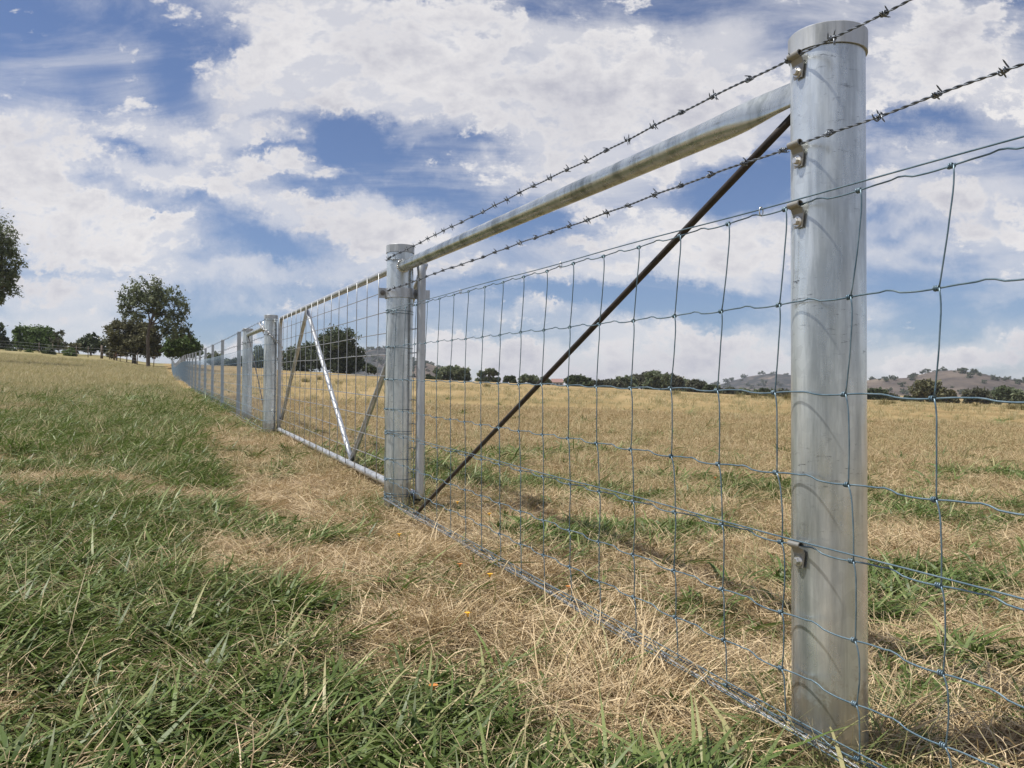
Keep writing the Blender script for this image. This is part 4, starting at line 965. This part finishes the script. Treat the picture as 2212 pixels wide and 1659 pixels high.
cw = proto_coll('golden', [dict(n=60, lmin=.02, lmax=.06, wid=.0009, spread=.06, lift=20, lay=0, curl=.6, nseg=2), dict(n=60, lmin=.02, lmax=.07, wid=.0008, spread=.06, lift=10, lay=.2, curl=.5, nseg=2), dict(n=44, lmin=.03, lmax=.085, wid=.0008, spread=.06, lift=34, lay=0, curl=.7, nseg=2)], M['g_gold'])
def scatter(name, pts, rotz, scale, coll, label, tilt=.15):
    n = len(pts); me = bpy.data.meshes.new(name); me.vertices.add(n); me.vertices.foreach_set('co', pts.astype(np.float32).ravel())
    rot = np.stack([rng.normal(size=n) * tilt, rng.normal(size=n) * tilt, rotz], -1).astype(np.float32)
    me.attributes.new('rot', 'FLOAT_VECTOR', 'POINT').data.foreach_set('vector', rot.ravel())
    me.attributes.new('size', 'FLOAT', 'POINT').data.foreach_set('value', scale.astype(np.float32))
    o = bpy.data.objects.new(name, me); link(o)
    ng = bpy.data.node_groups.new(name, 'GeometryNodeTree')
    ng.interface.new_socket('Geometry', in_out='INPUT', socket_type='NodeSocketGeometry'); ng.interface.new_socket('Geometry', in_out='OUTPUT', socket_type='NodeSocketGeometry')
    a = ng.nodes.new('NodeGroupInput'); z = ng.nodes.new('NodeGroupOutput'); ip = ng.nodes.new('GeometryNodeInstanceOnPoints'); ci = ng.nodes.new('GeometryNodeCollectionInfo')
    ci.inputs['Collection'].default_value = coll; ci.inputs['Separate Children'].default_value = True; ci.inputs['Reset Children'].default_value = True
    r = ng.nodes.new('GeometryNodeInputNamedAttribute'); r.data_type = 'FLOAT_VECTOR'; r.inputs['Name'].default_value = 'rot'
    s = ng.nodes.new('GeometryNodeInputNamedAttribute'); s.data_type = 'FLOAT'; s.inputs['Name'].default_value = 'size'
    e = ng.nodes.new('FunctionNodeEulerToRotation')
    l = ng.links.new; l(a.outputs[0], ip.inputs['Points']); l(ci.outputs[0], ip.inputs['Instance']); ip.inputs['Pick Instance'].default_value = True
    l(r.outputs['Attribute'], e.inputs[0]); l(e.outputs[0], ip.inputs['Rotation']); l(s.outputs['Attribute'], ip.inputs['Scale']); l(ip.outputs[0], z.inputs[0])
    md = o.modifiers.new('scatter', 'NODES'); md.node_group = ng
    tag(o, label, 'grass', kind='stuff'); return o
def zone(y0, y1, dens, margin=1.15, xm=.62):
    """random ground points in the wedge in front of the camera plus a margin"""
    w = (xm * margin); n = int(dens * w * (y1 ** 2 - y0 ** 2)); y = np.sqrt(rng.uniform(y0 ** 2, y1 ** 2, n)); x = rng.uniform(-1, 1, n) * w * y
    return x, y
def flow(x, y):  # the direction the grass has been laid in
    return .55 + 2.2 * (fbm(x * .9 + 3, y * .9 + 8, 3) - .5)
def put(name, zs, coll, prob, smin, smax, label, rnd=.42, tilt=.15):
    X_, Y_, S_ = [], [], []
    for (y0, y1, dens, ks, mg_) in zs:
        x, y = zone(y0, y1, dens, mg_); k = rng.random(len(x)) < prob(x, y); X_.append(x[k]); Y_.append(y[k]); S_.append(np.full(k.sum(), ks))
    x = np.concatenate(X_); y = np.concatenate(Y_); s = np.concatenate(S_) * rng.uniform(smin, smax, len(x))
    z = gz(x, y) - .003
    return scatter(name, np.stack([x, y, z], -1), flow(x, y) + rng.normal(size=len(x)) * rnd, s, coll, label, tilt)
G2 = lambda x, y: np.clip((greenness(x, y) - .42) * 4.5, 0, 1)
def left_of(x, y, d=.4): return (x < P1[0] + KX * (y - P1[1]) - d)
def gate_strip(x, y):
    """1 in the trodden strip on the camera side of the gate, where nothing grows tall"""
    u = x - (P1[0] + KX * (y - P1[1])); return ((u > -.75) & (u < .12) & (y > 2.9) & (y < 8.2)).astype(float)
put('green_grass', [(.75, 5, 1500, 1.0, 1.35), (5, 11, 300, 1.4, 1.1), (11, 26, 50, 2.0, 1.1)], cg, lambda x, y: (G2(x, y) * .88 + .03) * (1 - .93 * gate_strip(x, y)) * np.where(left_of(x, y, -.1), 1, np.clip(1.25 - y * .15, .12, .9)), .6, 1.2, 'flattened broad-bladed green grass in patches over the ground')
put('dry_grass', [(.75, 4.2, 2000, 1.0, 1.3), (4.2, 9, 500, 1.1, 1.1)], cd, lambda x, y: (.42 + .58 * (1 - G2(x, y))) * np.where(left_of(x, y, -.2), 1, .6) * np.clip(.1 + 3.4 * (fbm(x * 4.3 + 2, y * 4.3 + 5, 3) - .30), .08, 1) * (1 - .45 * gate_strip(x, y)), .7, 1.3, 'pale straw thatch of dead grass lying between the green patches', 1.5, .2)
put('golden_grass', [(1.5, 4, 300, .9, 1.1), (4, 9, 420, 1.15, 1.1), (9, 20, 90, 1.7, 1.1)], cw, lambda x, y: np.where(left_of(x, y, 0), .65 * (1 - .6 * gate_strip(x, y)), .95) * (.5 + .5 * (1 - G2(x, y))), .7, 1.3, 'short golden stubble over the paddock behind the fence', 2.0, .1)
# thick combed clumps of long dead grass, at fixed spots
cl = proto_coll('matted', [dict(n=60, lmin=.10, lmax=.24, wid=.0007, spread=.035, lift=16, lay=.82, curl=.55, nseg=5), dict(n=60, lmin=.08, lmax=.20, wid=.0007, spread=.04, lift=26, lay=.7, curl=1.0, nseg=5)], M['g_dry'])
def clumps(x, y):
    z = gz(x, y); u, v, w = project(np.stack([x, y, z], -1)); g = np.zeros_like(u)
    for a, b_, rx, ry, s_ in [(1330,1500,170,70,1),(1250,1400,70,40,.9),(1500,1540,120,40,.7),(950,1350,130,40,.6),(1330,1600,120,40,.6),(1800,1620,150,40,.5),(880,1210,60,25,.6),(420,1200,50,20,.5),(260,1440,130,24,.5),(860,1130,40,16,.7),(700,1260,80,26,.5),(560,1080,110,20,.6),(330,1200,70,20,.4),(2050,1560,120,60,.5)]:
        g = np.maximum(g, s_ * np.exp(-(((u - a) / rx) ** 2 + ((v - b_) / ry) ** 2)))
    return g
put('matted_grass', [(.8, 3.6, 900, 1.0, 1.1)], cl, lambda x, y: np.clip(clumps(x, y) - .2, 0, 1), .7, 1.2, 'thick combed clumps of long pale dead grass', .55, .2)
# growth gathered round the feet of the posts
def feet():
    X_, Y_ = [], []
    for t, n, R in ((T1, 60, .20), (T2, 60, .26), (T3, 50, .30), (T4, 40, .3)):
        p = W(t, 0, 0); a = rng.uniform(0, 2 * PI, n); q = .065 + R * rng.random(n) ** 1.5; X_.append(p[0] + q * np.cos(a)); Y_.append(p[1] + q * np.sin(a))
    x = np.concatenate(X_); y = np.concatenate(Y_); scatter('seeding_grass', np.stack([x, y, gz(x, y)], -1), rng.uniform(0, 6.28, len(x)), rng.uniform(.5, .95, len(x)), cs, 'mixed grass grown up round the feet of the pipe posts', .2)
    x = x + rng.normal(size=len(x)) * .03; scatter('green_grass', np.stack([x, y, gz(x, y)], -1), rng.uniform(0, 6.28, len(x)), rng.uniform(.5, .9, len(x)), cg, 'green tufts round the feet of the pipe posts', .2)
feet()
put('seeding_grass', [(.9, 5, 120, 1.0, 1.3), (5, 14, 60, 1.0, 1.1)], cs, lambda x, y: (.15 + .6 * np.clip(fbm(x * 1.2, y * 1.2) * 2 - .6, 0, 1)) * (1 - .9 * gate_strip(x, y)), .6, 1.15, 'thin seeding grass stems standing above the thatch', 2.0)
put('tall_dry_grass', [(5, 14, 90, .75, 1.1), (14, 30, 30, 1.0, 1.1), (30, 85, 7, 1.7, 1.1)], cf, lambda x, y: np.where(left_of(x, y), .2 + .75 * np.clip((y - 9) / 8, 0, 1), .06 * np.clip(fbm(x * .3, y * .3) * 2 - .4, 0, 1) + .03), .6, 1.2, 'tall yellowing grass thickening toward the rise and the brow', 2.0)
# ------------------------------------------------------------------ yellow weed flowers
M['petal'] = material('yellow_petals', .6, (.80, .42, .02))[0]; M['orange'] = material('faded_petals', .7, (.52, .20, .04))[0]
M['stem'] = material('weed_stem', .6, (.10, .13, .05))[0]
FL = [(862,1185,2.75,.14,'petal','bright yellow weed flower in the dry patch left of the near mesh'),(1058,1270,2.2,.12,'petal','yellow weed flower at the top of the big straw patch'),
      (1010,1385,1.85,.10,'petal','yellow flower bent over on a long stem, lowest in the straw patch'),(993,1243,2.3,.12,'orange','faded orange weed flower on a leaning stem beside the straw patch'),
      (1228,1268,2.1,.16,'orange','faded orange flower just below the bottom wire of the near mesh'),(988,1085,3.4,.15,'petal','small yellow flower behind the mesh near the foot of the rusty rod'),
      (1057,1110,3.1,.14,'petal','small yellow flower behind the mesh, right of the rusty rod foot'),(1545,1032,3.4,.16,'orange','orange flower standing behind the mesh, left of the big near post'),
      (935,1590,1.42,.10,'orange','faded flower bud among the broad green grass at the bottom edge')]
for i, (x, y, D, H, mt, lab) in enumerate(FL):
    hd = px(x, y, D); r_ = random.Random(i); lean = np.array([r_.uniform(-.06, .06), r_.uniform(-.04, .04), 0]); fx, fy = (hd + lean)[:2]; g0 = float(gz(fx, fy)); 
    if hd[2] < g0 + .04: hd[2] = g0 + .06
    o = empty('weed_flower', (fx, fy, g0), lab, 'flower', 'yellow weed flowers in the grass')
    q = np.linspace(0, 1, 8)[:, None]; P = np.array([fx, fy, g0 - .01]) * (1 - q) + hd * q - lean * .3 * np.sin(q * PI)
    b = MB(); b.tube(P, .0009, 5); b.build('stem', M['stem'], o)
    b = MB()
    for k in range(13):
        a = k * 2 * PI / 13; d = np.array([math.cos(a), math.sin(a), .35]); d /= np.linalg.norm(d); sd = np.cross(d, up) * .0016
        b.add([hd - sd * .5, hd + sd * .5, hd + d * .0085 + sd, hd + d * .0085 - sd], [(0, 1, 2, 3)])
    b.tube([hd - up * .006, hd + up * .002], [.0022, .0040], 8); b.build('bloom', M[mt], o, smooth=False)

# ------------------------------------------------------------------ air
hz = material('haze_air')[0]; t = hz.node_tree; t.nodes.clear(); v = N(t, 'ShaderNodeVolumePrincipled'); v.inputs['Color'].default_value = (.80, .84, .95, 1); v.inputs['Density'].default_value = .00017
v.inputs['Anisotropy'].default_value = .2
ou = N(t, 'ShaderNodeOutputMaterial'); t.links.new(v.outputs[0], ou.inputs['Volume'])
b = MB(); b.box((0, 0, -15), (2700, 0, 0), (0, 2700, 0), (0, 0, 120)); o = b.build('haze', hz, smooth=False); tag(o, kind='stuff')
